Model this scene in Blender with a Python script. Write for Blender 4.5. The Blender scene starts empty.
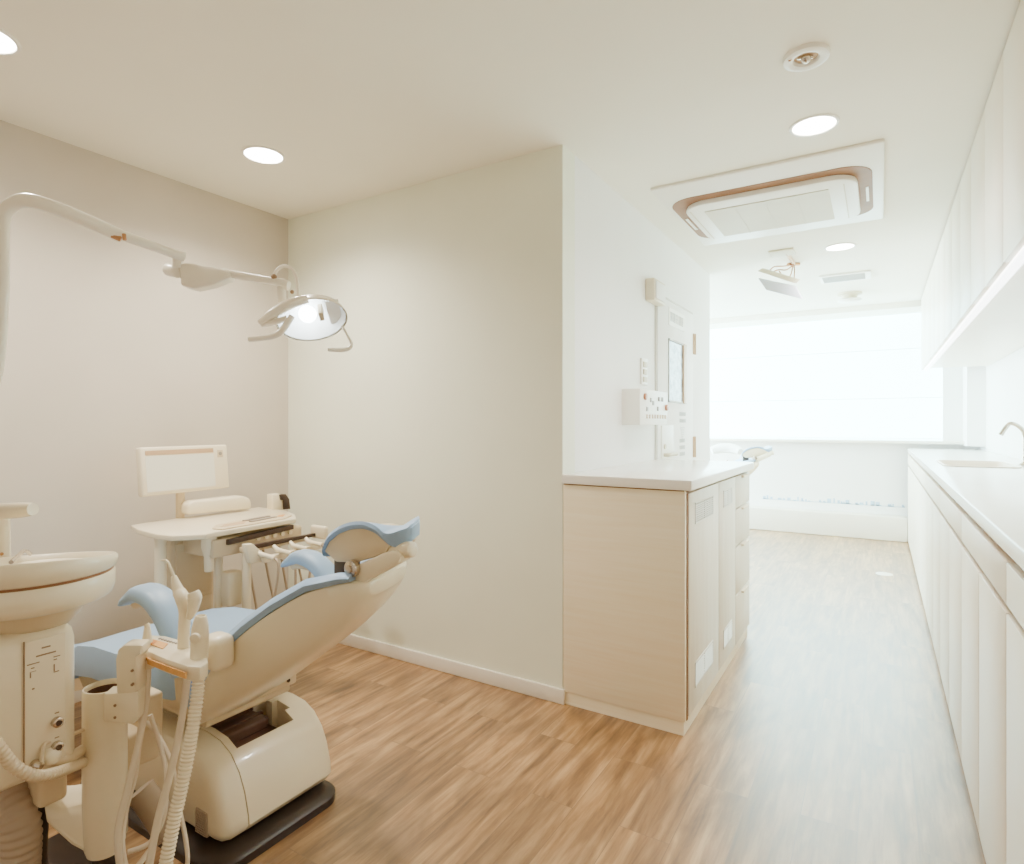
import bpy, bmesh, math, random
from mathutils import Vector, Matrix
random.seed(7)
PI = math.pi
V = Vector
COL = bpy.context.scene.collection

# ------------------------------------------------------------------ materials
def lin(c):
    def f(x):
        x /= 255.0
        return x/12.92 if x <= 0.04045 else ((x+0.055)/1.055)**2.4
    return (f(c[0]), f(c[1]), f(c[2]), 1.0)

def mat(name, rgb, rough=0.5, metal=0.0, coat=0.0, var=0.05, scale=6.0, bump=0.0, spec=0.5):
    m = bpy.data.materials.new(name); m.use_nodes = True
    nt = m.node_tree; b = nt.nodes['Principled BSDF']
    c = lin(rgb)
    tc = nt.nodes.new('ShaderNodeTexCoord')
    n = nt.nodes.new('ShaderNodeTexNoise'); n.inputs['Scale'].default_value = scale; n.inputs['Detail'].default_value = 4
    nt.links.new(tc.outputs['Object'], n.inputs['Vector'])
    r = nt.nodes.new('ShaderNodeValToRGB')
    r.color_ramp.elements[0].position = 0.3; r.color_ramp.elements[1].position = 0.7
    r.color_ramp.elements[0].color = tuple(x*(1-var) for x in c[:3])+(1,)
    r.color_ramp.elements[1].color = tuple(min(1, x*(1+var)) for x in c[:3])+(1,)
    nt.links.new(n.outputs['Fac'], r.inputs['Fac'])
    nt.links.new(r.outputs['Color'], b.inputs['Base Color'])
    b.inputs['Roughness'].default_value = rough; b.inputs['Metallic'].default_value = metal
    b.inputs['Coat Weight'].default_value = coat; b.inputs['Coat Roughness'].default_value = 0.08
    b.inputs['Specular IOR Level'].default_value = spec
    if bump:
        n2 = nt.nodes.new('ShaderNodeTexNoise'); n2.inputs['Scale'].default_value = 180
        nt.links.new(tc.outputs['Object'], n2.inputs['Vector'])
        bp = nt.nodes.new('ShaderNodeBump'); bp.inputs['Strength'].default_value = bump; bp.inputs['Distance'].default_value = 0.002
        nt.links.new(n2.outputs['Fac'], bp.inputs['Height']); nt.links.new(bp.outputs['Normal'], b.inputs['Normal'])
    return m

def emis(name, rgb, strength):
    m = bpy.data.materials.new(name); m.use_nodes = True
    b = m.node_tree.nodes['Principled BSDF']
    b.inputs['Base Color'].default_value = lin(rgb)
    b.inputs['Emission Color'].default_value = lin(rgb)
    b.inputs['Emission Strength'].default_value = strength
    return m

def wood(name, a, bcol, axis='Z', rough=0.45):
    m = bpy.data.materials.new(name); m.use_nodes = True
    nt = m.node_tree; b = nt.nodes['Principled BSDF']
    tc = nt.nodes.new('ShaderNodeTexCoord'); mp = nt.nodes.new('ShaderNodeMapping')
    mp.inputs['Scale'].default_value = {'X': (1.2, 14, 30), 'Y': (14, 1.2, 30), 'Z': (14, 14, 1.2)}[axis]
    nt.links.new(tc.outputs['Object'], mp.inputs['Vector'])
    n = nt.nodes.new('ShaderNodeTexNoise'); n.inputs['Scale'].default_value = 2.2; n.inputs['Detail'].default_value = 6; n.inputs['Distortion'].default_value = 0.6
    nt.links.new(mp.outputs['Vector'], n.inputs['Vector'])
    r = nt.nodes.new('ShaderNodeValToRGB')
    r.color_ramp.elements[0].position = 0.3; r.color_ramp.elements[1].position = 0.72
    r.color_ramp.elements[0].color = lin(a); r.color_ramp.elements[1].color = lin(bcol)
    nt.links.new(n.outputs['Fac'], r.inputs['Fac']); nt.links.new(r.outputs['Color'], b.inputs['Base Color'])
    b.inputs['Roughness'].default_value = rough
    return m

def floor_mat():
    m = bpy.data.materials.new('oak_planks'); m.use_nodes = True
    nt = m.node_tree; b = nt.nodes['Principled BSDF']; L = nt.links.new
    tc = nt.nodes.new('ShaderNodeTexCoord')
    sp = nt.nodes.new('ShaderNodeSeparateXYZ'); L(tc.outputs['Object'], sp.inputs[0])
    cb = nt.nodes.new('ShaderNodeCombineXYZ'); L(sp.outputs['Y'], cb.inputs['X']); L(sp.outputs['X'], cb.inputs['Y'])
    br = nt.nodes.new('ShaderNodeTexBrick'); L(cb.outputs[0], br.inputs['Vector'])
    br.offset = 0.37; br.inputs['Scale'].default_value = 1
    br.inputs['Brick Width'].default_value = 0.92; br.inputs['Row Height'].default_value = 0.152
    br.inputs['Mortar Size'].default_value = 0.0012; br.inputs['Mortar Smooth'].default_value = 0.3
    br.inputs['Color1'].default_value = (0, 0, 0, 1); br.inputs['Color2'].default_value = (1, 1, 1, 1); br.inputs['Mortar'].default_value = (.3, .3, .3, 1)
    # grain, shifted per plank
    mul = nt.nodes.new('ShaderNodeVectorMath'); mul.operation = 'MULTIPLY_ADD'
    L(br.outputs['Color'], mul.inputs[0]); mul.inputs[1].default_value = (7, 7, 7); L(tc.outputs['Object'], mul.inputs[2])
    mp = nt.nodes.new('ShaderNodeMapping'); mp.inputs['Scale'].default_value = (20, 1.6, 1); L(mul.outputs[0], mp.inputs['Vector'])
    n1 = nt.nodes.new('ShaderNodeTexNoise'); n1.inputs['Scale'].default_value = 1.5; n1.inputs['Detail'].default_value = 8; n1.inputs['Roughness'].default_value = 0.65; n1.inputs['Distortion'].default_value = 0.3
    L(mp.outputs[0], n1.inputs['Vector'])
    mp2 = nt.nodes.new('ShaderNodeMapping'); mp2.inputs['Scale'].default_value = (5, 1.3, 1); L(mul.outputs[0], mp2.inputs['Vector'])
    n2 = nt.nodes.new('ShaderNodeTexNoise'); n2.inputs['Scale'].default_value = 1.6; n2.inputs['Detail'].default_value = 5; n2.inputs['Distortion'].default_value = 1.2
    L(mp2.outputs[0], n2.inputs['Vector'])
    r1 = nt.nodes.new('ShaderNodeValToRGB'); e = r1.color_ramp.elements
    e[0].position = 0.28; e[0].color = lin(FLOOR_D); e[1].position = 0.66; e[1].color = lin(FLOOR_L)
    x = e.new(0.46); x.color = lin(FLOOR_M)
    L(n1.outputs['Fac'], r1.inputs['Fac'])
    r2 = nt.nodes.new('ShaderNodeValToRGB'); e = r2.color_ramp.elements
    e[0].position = 0.36; e[0].color = (.58, .52, .46, 1); e[1].position = 0.56; e[1].color = (1.06, 1.06, 1.06, 1)
    L(n2.outputs['Fac'], r2.inputs['Fac'])
    mx = nt.nodes.new('ShaderNodeMix'); mx.data_type = 'RGBA'; mx.blend_type = 'MULTIPLY'; mx.inputs[0].default_value = 0.9
    L(r1.outputs[0], mx.inputs[6]); L(r2.outputs[0], mx.inputs[7])
    r3 = nt.nodes.new('ShaderNodeValToRGB'); e = r3.color_ramp.elements
    e[0].color = (.82, .80, .77, 1); e[1].color = (1.1, 1.1, 1.08, 1)
    L(br.outputs['Color'], r3.inputs['Fac'])
    mx2 = nt.nodes.new('ShaderNodeMix'); mx2.data_type = 'RGBA'; mx2.blend_type = 'MULTIPLY'; mx2.inputs[0].default_value = 1
    L(mx.outputs[2], mx2.inputs[6]); L(r3.outputs[0], mx2.inputs[7])
    mx3 = nt.nodes.new('ShaderNodeMix'); mx3.data_type = 'RGBA'
    L(br.outputs['Fac'], mx3.inputs[0]); L(mx2.outputs[2], mx3.inputs[6]); mx3.inputs[7].default_value = lin((120, 88, 60))
    L(mx3.outputs[2], b.inputs['Base Color'])
    b.inputs['Roughness'].default_value = 0.4
    b.inputs['Specular IOR Level'].default_value = 0.55
    b.inputs['Coat Weight'].default_value = 1.0; b.inputs['Coat Roughness'].default_value = 0.36
    bp = nt.nodes.new('ShaderNodeBump'); bp.inputs['Strength'].default_value = 0.12; bp.inputs['Distance'].default_value = 0.002
    L(n1.outputs['Fac'], bp.inputs['Height']); L(bp.outputs[0], b.inputs['Normal'])
    return m

FLOOR_D, FLOOR_M, FLOOR_L = (94, 62, 32), (150, 110, 66), (190, 152, 106)
M = {}
M['floor'] = floor_mat()
M['wall_mauve'] = mat('mauve_wallpaper', (208, 199, 185), 0.85, var=0.03, scale=3, bump=0.12)
M['wall_cream'] = mat('cream_wallpaper', (238, 240, 222), 0.85, var=0.02, scale=3, bump=0.12)
M['wall_white'] = mat('white_wallpaper', (244, 243, 240), 0.8, var=0.015, scale=3, bump=0.08)
M['ceiling'] = mat('ceiling_paper', (246, 241, 226), 0.9, var=0.015, scale=2, bump=0.08)
M['base'] = mat('white_trim', (240, 234, 222), 0.5, var=0.02)
M['plastic'] = mat('cream_plastic', (238, 226, 198), 0.28, coat=0.35, var=0.02, scale=3)
M['lamp'] = mat('lamp_plastic', (248, 242, 226), 0.28, coat=0.3, var=0.015, scale=3)
M['plastic_d'] = mat('beige_plastic', (216, 198, 166), 0.4, var=0.03, scale=4)
M['hose'] = mat('beige_hose', (222, 208, 186), 0.5, var=0.04)
M['hose_d'] = mat('grey_duct', (176, 158, 138), 0.55, var=0.06)
M['vinyl'] = mat('blue_vinyl', (150, 178, 210), 0.42, var=0.04, scale=5, bump=0.1)
M['vinyl_d'] = mat('blue_piping', (108, 132, 166), 0.5, var=0.04)
M['dark'] = mat('dark_brown_plastic', (66, 48, 38), 0.35, var=0.08)
M['recess'] = mat('brown_bellows', (104, 74, 58), 0.5, var=0.1)
M['rubber'] = mat('dark_rubber', (48, 36, 30), 0.4, var=0.08)
M['metal'] = mat('brushed_steel', (200, 190, 178), 0.25, metal=1.0, var=0.05)
M['brass'] = mat('worn_brass', (190, 140, 96), 0.4, metal=0.6, var=0.1)
M['orange'] = mat('orange_label', (216, 160, 92), 0.5, var=0.12, scale=40)
M['amber'] = mat('amber_label', (200, 128, 64), 0.5, var=0.12, scale=40)
M['grey'] = mat('grey_print', (150, 140, 130), 0.5, var=0.1)
M['print'] = mat('brown_print', (150, 122, 96), 0.6, var=0.1)
M['sign'] = mat('pale_print', (196, 196, 194), 0.6, var=0.05)
M['maple'] = wood('pale_maple', (244, 229, 197), (249, 238, 212), 'X')
M['maple_v'] = wood('pale_maple_front', (234, 226, 208), (243, 237, 222), 'Z')
M['counter'] = mat('white_counter', (246, 243, 236), 0.22, coat=0.2, var=0.01)
M['cab_white'] = mat('ivory_cabinet', (243, 231, 212), 0.35, var=0.015)
M['gap'] = mat('groove_brown', (128, 86, 52), 0.7, var=0.08)
M['toe'] = mat('toe_kick', (150, 116, 84), 0.7, var=0.12, scale=12)
M['slot'] = mat('air_slot_brown', (140, 98, 66), 0.6, var=0.12, scale=10)
M['ac'] = mat('ac_white', (244, 240, 230), 0.4, var=0.01)
M['grille'] = mat('ac_grille', (212, 200, 174), 0.55, var=0.03)
M['screen'] = mat('pale_screen', (236, 234, 220), 0.25, var=0.02, coat=0.4)
M['tan'] = mat('tan_strip', (200, 166, 130), 0.4, var=0.05)
M['lamp_on'] = emis('downlight_glow', (255, 250, 240), 16)
M['bulb'] = emis('operating_bulb', (240, 248, 250), 8.0)
M['reflector'] = mat('mirror_reflector', (240, 244, 246), 0.35, metal=0.0, var=0.02)
M['panelgrey'] = mat('blue_grey_panel', (196, 200, 212), 0.4, var=0.04)
M['beige_box'] = mat('beige_sensor', (226, 214, 188), 0.5, var=0.03)
M['decal'] = mat('pale_blue_decal', (168, 198, 224), 0.6, var=0.1, scale=30)
M['led'] = emis('led_strip', (250, 252, 255), 3.0)
M['chrome'] = mat('faucet_steel', (196, 186, 170), 0.22, metal=1.0, var=0.03)

def glow_window():
    m = bpy.data.materials.new('daylit_blind'); m.use_nodes = True
    nt = m.node_tree; b = nt.nodes['Principled BSDF']; L = nt.links.new
    tc = nt.nodes.new('ShaderNodeTexCoord')
    n = nt.nodes.new('ShaderNodeTexNoise'); n.inputs['Scale'].default_value = 1.2; n.inputs['Detail'].default_value = 3
    L(tc.outputs['Object'], n.inputs['Vector'])
    r = nt.nodes.new('ShaderNodeValToRGB'); r.color_ramp.elements[0].color = (0.46, 0.84, 0.92, 1); r.color_ramp.elements[1].color = (0.54, 0.90, 0.96, 1)
    L(n.outputs['Fac'], r.inputs['Fac'])
    L(r.outputs[0], b.inputs['Emission Color']); b.inputs['Emission Strength'].default_value = WIN
    b.inputs['Base Color'].default_value = (.8, .9, .9, 1)
    return m
WIN = 5.2
M['window'] = glow_window()

def glass_mat():
    m = bpy.data.materials.new('door_pane'); m.use_nodes = True
    nt = m.node_tree; b = nt.nodes['Principled BSDF']; L = nt.links.new
    tc = nt.nodes.new('ShaderNodeTexCoord')
    mp = nt.nodes.new('ShaderNodeMapping'); mp.inputs['Scale'].default_value = (1, 9, 14); L(tc.outputs['Object'], mp.inputs[0])
    n = nt.nodes.new('ShaderNodeTexNoise'); n.inputs['Scale'].default_value = 1.3; n.inputs['Detail'].default_value = 3; L(mp.outputs[0], n.inputs['Vector'])
    r = nt.nodes.new('ShaderNodeValToRGB'); r.color_ramp.elements[0].position = .35; r.color_ramp.elements[1].position = .6
    r.color_ramp.elements[0].color = lin((118, 122, 134)); r.color_ramp.elements[1].color = lin((190, 200, 212))
    L(n.outputs['Fac'], r.inputs[0]); L(r.outputs[0], b.inputs['Base Color'])
    b.inputs['Roughness'].default_value = 0.1
    return m
M['pane'] = glass_mat()

# ------------------------------------------------------------------ mesh helpers
def box(bm, x0, x1, y0, y1, z0, z1, bev=0.0, seg=3):
    t = bmesh.new()
    bmesh.ops.create_cube(t, size=1)
    for v in t.verts:
        v.co = V(((x0+x1)/2 + v.co.x*(x1-x0), (y0+y1)/2 + v.co.y*(y1-y0), (z0+z1)/2 + v.co.z*(z1-z0)))
    if bev > 0:
        bmesh.ops.bevel(t, geom=t.edges[:], offset=bev, segments=seg, profile=0.5, affect='EDGES')
    merge(bm, t)

def merge(bm, t, mx=None):
    me = bpy.data.meshes.new('tmp'); t.to_mesh(me); t.free()
    if mx is not None: me.transform(mx)
    bm.from_mesh(me); bpy.data.meshes.remove(me)

def obox(bm, c, sx, sy, sz, rot=(0, 0, 0), bev=0.0, seg=3):
    t = bmesh.new(); box(t, -sx/2, sx/2, -sy/2, sy/2, -sz/2, sz/2, bev, seg)
    from mathutils import Euler
    merge(bm, t, Matrix.Translation(V(c)) @ Euler(rot).to_matrix().to_4x4())

def loft(bm, rings, cap=True, closed=True):
    R = [[bm.verts.new(V(p)) for p in ring] for ring in rings]
    n = len(R[0])
    for a, b in zip(R, R[1:]):
        for i in range(n if closed else n-1):
            j = (i+1) % n
            try: bm.faces.new((a[i], a[j], b[j], b[i]))
            except ValueError: pass
    if cap and closed:
        bm.faces.new(list(reversed(R[0]))); bm.faces.new(R[-1])
    bmesh.ops.recalc_face_normals(bm, faces=bm.faces[:])

def smooth_path(pts, n=8):
    pts = [V(p) for p in pts]
    if len(pts) < 3: return pts
    out = []
    for i in range(len(pts)-1):
        p0 = pts[max(i-1, 0)]; p1 = pts[i]; p2 = pts[i+1]; p3 = pts[min(i+2, len(pts)-1)]
        for k in range(n):
            t = k/n
            out.append(0.5*((2*p1)+(p2-p0)*t+(2*p0-5*p1+4*p2-p3)*t*t+(3*p1-p0-3*p2+p3)*t**3))
    out.append(pts[-1]); return out

def sweep(bm, path, radii, seg=12):
    path = [V(p) for p in path]
    up = None; rings = []
    for i, p in enumerate(path):
        a = path[max(i-1, 0)]; b = path[min(i+1, len(path)-1)]
        t = (b-a).normalized()
        if up is None:
            up = t.orthogonal().normalized()
        else:
            up = (up - t*up.dot(t)).normalized()
        s = t.cross(up)
        r = radii[i] if isinstance(radii, (list, tuple)) else radii
        rings.append([p + up*math.cos(2*PI*k/seg)*r + s*math.sin(2*PI*k/seg)*r for k in range(seg)])
    loft(bm, rings)

def tube(bm, pts, r, seg=12, n=8):
    path = smooth_path(pts, n)
    if isinstance(r, (list, tuple)):
        m = len(path)-1; k = len(r)-1; rr = []
        for i in range(len(path)):
            f = i/m*k; j = min(int(f), k-1); rr.append(r[j]+(r[j+1]-r[j])*(f-j))
        r = rr
    sweep(bm, path, r, seg)

def hose(bm, pts, r, pitch=0.009, depth=0.14, seg=14):
    path = smooth_path(pts, 24)
    L = [0]
    for a, b in zip(path, path[1:]): L.append(L[-1]+(b-a).length)
    tot = L[-1]; N = max(8, int(tot/pitch*6)); out = []; rr = []; j = 0
    for i in range(N+1):
        s = tot*i/N
        while j < len(L)-2 and L[j+1] < s: j += 1
        f = (s-L[j])/max(1e-9, L[j+1]-L[j])
        out.append(path[j].lerp(path[j+1], min(1, max(0, f))))
        rr.append(r*(1-depth*0.5+depth*0.5*math.cos(2*PI*s/pitch)))
    sweep(bm, out, rr, seg)

def lathe(bm, prof, c=(0, 0, 0), axis=(0, 0, 1), seg=40, cap=True):
    ax = V(axis).normalized(); q = V((0, 0, 1)).rotation_difference(ax).to_matrix()
    rings = [[V(c)+q @ V((r*math.cos(2*PI*k/seg), r*math.sin(2*PI*k/seg), z)) for k in range(seg)] for r, z in prof]
    loft(bm, rings, cap)

def cyl(bm, a, b, r, seg=20, bev=0.0):
    a = V(a); b = V(b); h = (b-a).length
    pr = [(r, 0), (r, h)] if not bev else [(r-bev, 0), (r-bev*.3, bev*.3), (r, bev), (r, h-bev), (r-bev*.3, h-bev*.3), (r-bev, h)]
    lathe(bm, pr, a, b-a, seg)

def ball(bm, c, r, sx=1, sy=1, sz=1):
    bmesh.ops.create_uvsphere(bm, u_segments=20, v_segments=12, radius=r, matrix=Matrix.Translation(V(c)) @ Matrix.Diagonal((sx, sy, sz, 1)))

def prism(bm, pts, vec, bev=0.0, seg=2):
    t = bmesh.new()
    a = [t.verts.new(V(p)) for p in pts]; b = [t.verts.new(V(p)+V(vec)) for p in pts]
    n = len(pts)
    t.faces.new(a); t.faces.new(list(reversed(b)))
    for i in range(n): t.faces.new((a[i], b[i], b[(i+1) % n], a[(i+1) % n]))
    bmesh.ops.recalc_face_normals(t, faces=t.faces[:])
    if bev: bmesh.ops.bevel(t, geom=t.edges[:], offset=bev, segments=seg, profile=0.5, affect='EDGES')
    merge(bm, t)

def rrect(cx, cy, w, h, r, z, seg=6):
    out = []
    for qx, qy, a0 in ((1, 1, 0), (-1, 1, PI/2), (-1, -1, PI), (1, -1, 1.5*PI)):
        for k in range(seg+1):
            a = a0+PI/2*k/seg
            out.append(V((cx+qx*(w/2-r)+r*math.cos(a), cy+qy*(h/2-r)+r*math.sin(a), z)))
    return out

WLOC = {}
def obj(name, bm, m, parent=None, ang=38):
    me = bpy.data.meshes.new(name)
    bm.to_mesh(me); bm.free()
    if parent is not None:
        loc = WLOC[parent.name]
    else:
        xs = [v.co.x for v in me.vertices]; ys = [v.co.y for v in me.vertices]; zs = [v.co.z for v in me.vertices]
        loc = V(((min(xs)+max(xs))/2, (min(ys)+max(ys))/2, min(zs)))
    me.transform(Matrix.Translation(-loc))
    me.shade_smooth(); me.set_sharp_from_angle(angle=math.radians(ang))
    me.materials.append(m if not isinstance(m, str) else M[m])
    o = bpy.data.objects.new(name, me); COL.objects.link(o)
    if parent is not None: o.parent = parent
    else: o.location = loc
    WLOC[o.name] = loc.copy()
    return o

def B(): return bmesh.new()
def thing(name, label, cat, loc, group=None):
    o = bpy.data.objects.new(name, None); COL.objects.link(o); o.location = loc; o.empty_display_size = 0.1
    WLOC[o.name] = V(loc)
    return tag(o, label, cat, group)
def tag(o, label, cat, group=None):
    o['label'] = label; o['category'] = cat
    if group: o['group'] = group
    return o
def struct(name, bm, m, parent=None, ang=30):
    o = obj(name, bm, m, parent, ang)
    if parent is None: o['kind'] = 'structure'
    return o
def copy_tree(o, parent=None):
    c = o.copy(); COL.objects.link(c)
    if parent is not None: c.parent = parent
    for ch in list(o.children): copy_tree(ch, c)
    return c
def boxobj(name, d, m, parent, bev=0.0, seg=2):
    b = B(); box(b, *d, bev, seg); return obj(name, b, m, parent)
def cut(o, cutter_bm):
    me = bpy.data.meshes.new('cutter'); cutter_bm.to_mesh(me); cutter_bm.free()
    c = bpy.data.objects.new('cutter', me); COL.objects.link(c); bpy.context.view_layer.update(); c.matrix_world = o.matrix_world.copy()
    md = o.modifiers.new('cut', 'BOOLEAN'); md.object = c; md.operation = 'DIFFERENCE'; md.solver = 'EXACT'; md.use_self = True
    bpy.context.view_layer.update()
    dg = bpy.context.evaluated_depsgraph_get()
    new = bpy.data.meshes.new_from_object(o.evaluated_get(dg))
    o.modifiers.clear(); o.data = new
    bpy.data.objects.remove(c); bpy.data.meshes.remove(me)
    new.set_sharp_from_angle(angle=math.radians(35))

# ------------------------------------------------------------------ room shell
HC = 2.4; XL = -2.956; YC = 2.30; XW = -1.16; YE = 4.91; YB = 7.40; XR = 0.84; Y0 = -1.6; XFL = -4.6
b = B(); box(b, XFL-.1, XR+.1, Y0, YB+.1, -0.1, 0); floor = struct('floor', b, 'floor')
b = B(); box(b, XFL-.1, XR+.1, Y0, 7.02, HC, HC+.1); struct('ceiling', b, 'ceiling')
b = B(); box(b, XFL-.1, XR+.1, 7.02, YB+.1, HC-.055, HC+.08); struct('trim_1', b, 'ceiling')
b = B(); box(b, XL-.1, XL, Y0, YC, 0, HC); struct('wall_left', b, 'wall_mauve')
b = B(); box(b, XL-.1, XW, YC, YC+.12, 0, HC); struct('wall_middle', b, 'wall_cream')
b = B(); box(b, XW-.12, XW, YC+.12, YE, 0, HC); struct('wall_corridor', b, 'wall_white')
b = B(); box(b, XFL, XW-.12, YE-.12, YE, 0, HC); struct('wall_far_side', b, 'wall_white')
b = B(); box(b, XFL-.1, XFL, YE, YB, 0, HC); struct('wall_far_left', b, 'wall_white')
b = B(); box(b, XR, XR+.1, Y0, YB, 0, HC); struct('wall_right', b, 'wall_white')
SILL = 1.03
b = B(); box(b, XFL, XR, YB, YB+.1, 0, SILL); box(b, .54, XR, YB, YB+.1, SILL, HC); struct('wall_back', b, 'wall_white')
b = B(); box(b, .70, XR, YB-.35, YB, SILL-.04, HC-.1); struct('trim_2', b, 'wall_white')
b = B(); box(b, XFL, .24, YB-.16, YB, 0, .25, .01); struct('baseboard_back', b, 'base')
b = B(); box(b, XL, XW+.012, YC-.012, YC, 0, .065, .003); struct('baseboard_middle', b, 'base')
b = B(); box(b, XL, XL+.012, Y0, YC-.012, 0, .065, .003); struct('baseboard_left', b, 'base')
# window: frame, blind, sill
w = bpy.data.objects.new('window_1', None); COL.objects.link(w); w.location = (-2.0, YB, SILL); w['kind'] = 'structure'; WLOC['window_1'] = V((-2.0, YB, SILL))
boxobj('window_blind', (XFL, .54, YB+.03, YB+.05, SILL, HC-.055), 'window', w)
b = B()
for z in (SILL+.02, 1.47, 1.98): box(b, XFL, .54, YB+.018, YB+.03, z-.003, z+.003)
for x in (-3.2, -1.9): box(b, x-.008, x+.008, YB+.018, YB+.03, SILL, HC-.06)
obj('window_frame', b, mat('window_frame_white', (236, 244, 246), .4), w)
boxobj('window_sill', (XFL, .70, YB-.14, YB+.02, SILL-.03, SILL), 'base', w, .006)

# ------------------------------------------------------------------ dental chair
CY = 1.16
chair = thing('dental_chair', 'reclined cream dental chair with blue vinyl cushions, standing in front of the plain wall', 'dental chair', (-1.8, CY, 0))
b = B(); loft(b, [rrect(-1.87, 1.14, .80, .44, .07, 0), rrect(-1.87, 1.14, .80, .44, .07, .022), rrect(-1.87, 1.14, .785, .425, .065, .03), rrect(-1.87, 1.14, .74, .38, .06, .034)])
obj('base_plate', b, 'rubber', chair)
# base body: profile in X-Z carried along Y
prof = [(-2.18, .045), (-2.20, .10), (-2.20, .20), (-2.17, .25), (-2.10, .275), (-1.72, .275), (-1.655, .266), (-1.605, .242), (-1.565, .20), (-1.54, .15), (-1.523, .09), (-1.52, .065), (-1.535, .045)]
def scaled(pr, s, cx=-1.86, cz=.16): return [(cx+(x-cx)*s, cz+(z-cz)*s) for x, z in pr]
b = B()
loft(b, [[(x, y, z) for x, z in pr] for y, pr in ((1.053, prof), (1.335, prof), (1.352, scaled(prof, .985)), (1.362, scaled(prof, .95)))])
body = obj('base_body', b, 'plastic', chair, 50)
c = B(); box(c, -.32, .188, 1.075-CY, 1.275-CY, .155, .40); box(c, .08, .145, 1.255-CY, 1.295-CY, .18, .40); box(c, -.02, .05, 1.25-CY, 1.325-CY, .18, .40); cut(body, c)
b = B(); box(b, -2.115, -1.615, 1.077, 1.272, .157, .20); box(b, -2.11, -1.72, 1.085, 1.265, .195, .235, .01)
for k in range(7): box(b, -2.10+k*.055, -2.085+k*.055, 1.083, 1.268, .23, .24, .003)
obj('bellows', b, 'recess', chair)
b = B()
loft(b, [[(x, y, z) for x, z in pr] for y, pr in ((1.050, scaled(prof, .998)), (1.005, scaled(prof, .995)), (.985, scaled(prof, .968)), (.975, scaled(prof, .91)), (.972, scaled(prof, .84)))])
sc = obj('side_cover', b, 'plastic', chair, 50)
b = B(); box(b, -1.645, -1.590, .968, .985, .050, .118, .003)
for k in range(9): box(b, -1.64, -1.595, .965, .970, .055+k*.0066, .058+k*.0066)
obj('vent_grille', b, 'hose_d', sc)
b = B(); box(b, -2.05, -1.80, 1.09, 1.25, .20, .32, .01); obj('lift_column', b, 'recess', chair)
b = B(); box(b, -2.15, -1.645, 1.0, 1.315, .342, .38, .008); box(b, -2.15, -1.66, 1.01, 1.30, .318, .342, .006)
obj('seat_frame', b, 'plastic_d', chair)
b = B(); cyl(b, (-1.647, 1.28, .363), (-1.642, 1.28, .363), .006); obj('screw', b, 'dark', chair)
# backrest shell
SW = .30
SH = [(-1.64, .21, .37, .345), (-1.61, .232, .40, .352), (-1.53, .245, .50, .385), (-1.45, .24, .60, .430), (-1.37, .228, .67, .485), (-1.28, .212, .733, .552), (-1.19, .182, .787, .622), (-1.12, .152, .808, .688), (-1.085, .135, .812, .728), (-1.065, .118, .812, .762), (-1.058, .10, .808, .775)]
def ushape(x, w, zr, zb):
    d = zr-zb; out = []
    for fy, fz in ((-1, 0), (-1.0, -.22), (-.985, -.45), (-.94, -.66), (-.85, -.83), (-.70, -.94), (-.45, -1), (0, -1.03), (.45, -1), (.70, -.94), (.85, -.83), (.94, -.66), (.985, -.45), (1, -.22), (1, 0), (.95, .05), (.5, .03), (-.5, .03), (-.95, .05)):
        out.append((x-SW*(fy*w+w), CY+fy*w, zr+fz*d if fz < 0 else zr+fz*.1))
    return out
def interp(T, n):
    P_ = [V((*t, 0)[:4]) if len(t) == 4 else None for t in T]
    out = []
    for i in range(len(T)-1):
        p0, p1, p2, p3 = (V(T[max(i-1, 0)]), V(T[i]), V(T[i+1]), V(T[min(i+2, len(T)-1)]))
        for k in range(n):
            t = k/n
            out.append(tuple(0.5*((2*p1)+(p2-p0)*t+(2*p0-5*p1+4*p2-p3)*t*t+(3*p1-p0-3*p2+p3)*t**3)))
    out.append(tuple(T[-1])); return out
b = B(); loft(b, [ushape(*s) for s in interp(SH, 4)])
obj('backrest_shell', b, 'plastic', chair, 60)
# backrest cushion: edge strip following the shell rim, hollow in the middle
def cush(x, w, z, th, dip, cy=CY):
    return [(x, cy-w, z), (x, cy-w-.006, z+th*.5), (x, cy-w+.008, z+th), (x, cy-w*.75, z+th-dip*.35), (x, cy-w*.4, z+th-dip*.9), (x, cy, z+th-dip), (x, cy+w*.4, z+th-dip*.9), (x, cy+w*.75, z+th-dip*.35), (x, cy+w-.008, z+th), (x, cy+w+.006, z+th*.5), (x, cy+w, z), (x, cy, z-.002)]
BC = [(-1.63, .22, .41, .05, .01), (-1.53, .246, .503, .05, .02), (-1.45, .243, .602, .042, .025), (-1.37, .231, .672, .036, .028), (-1.28, .215, .737, .032, .03), (-1.19, .188, .792, .03, .028), (-1.11, .155, .815, .026, .02), (-1.085, .14, .82, .018, .01)]
b = B(); loft(b, [[(p[0]-SW*(p[1]-CY+s[1]), p[1], p[2]) for p in cush(*s)] for s in BC]); obj('backrest_cushion', b, 'vinyl', chair, 60)
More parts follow.
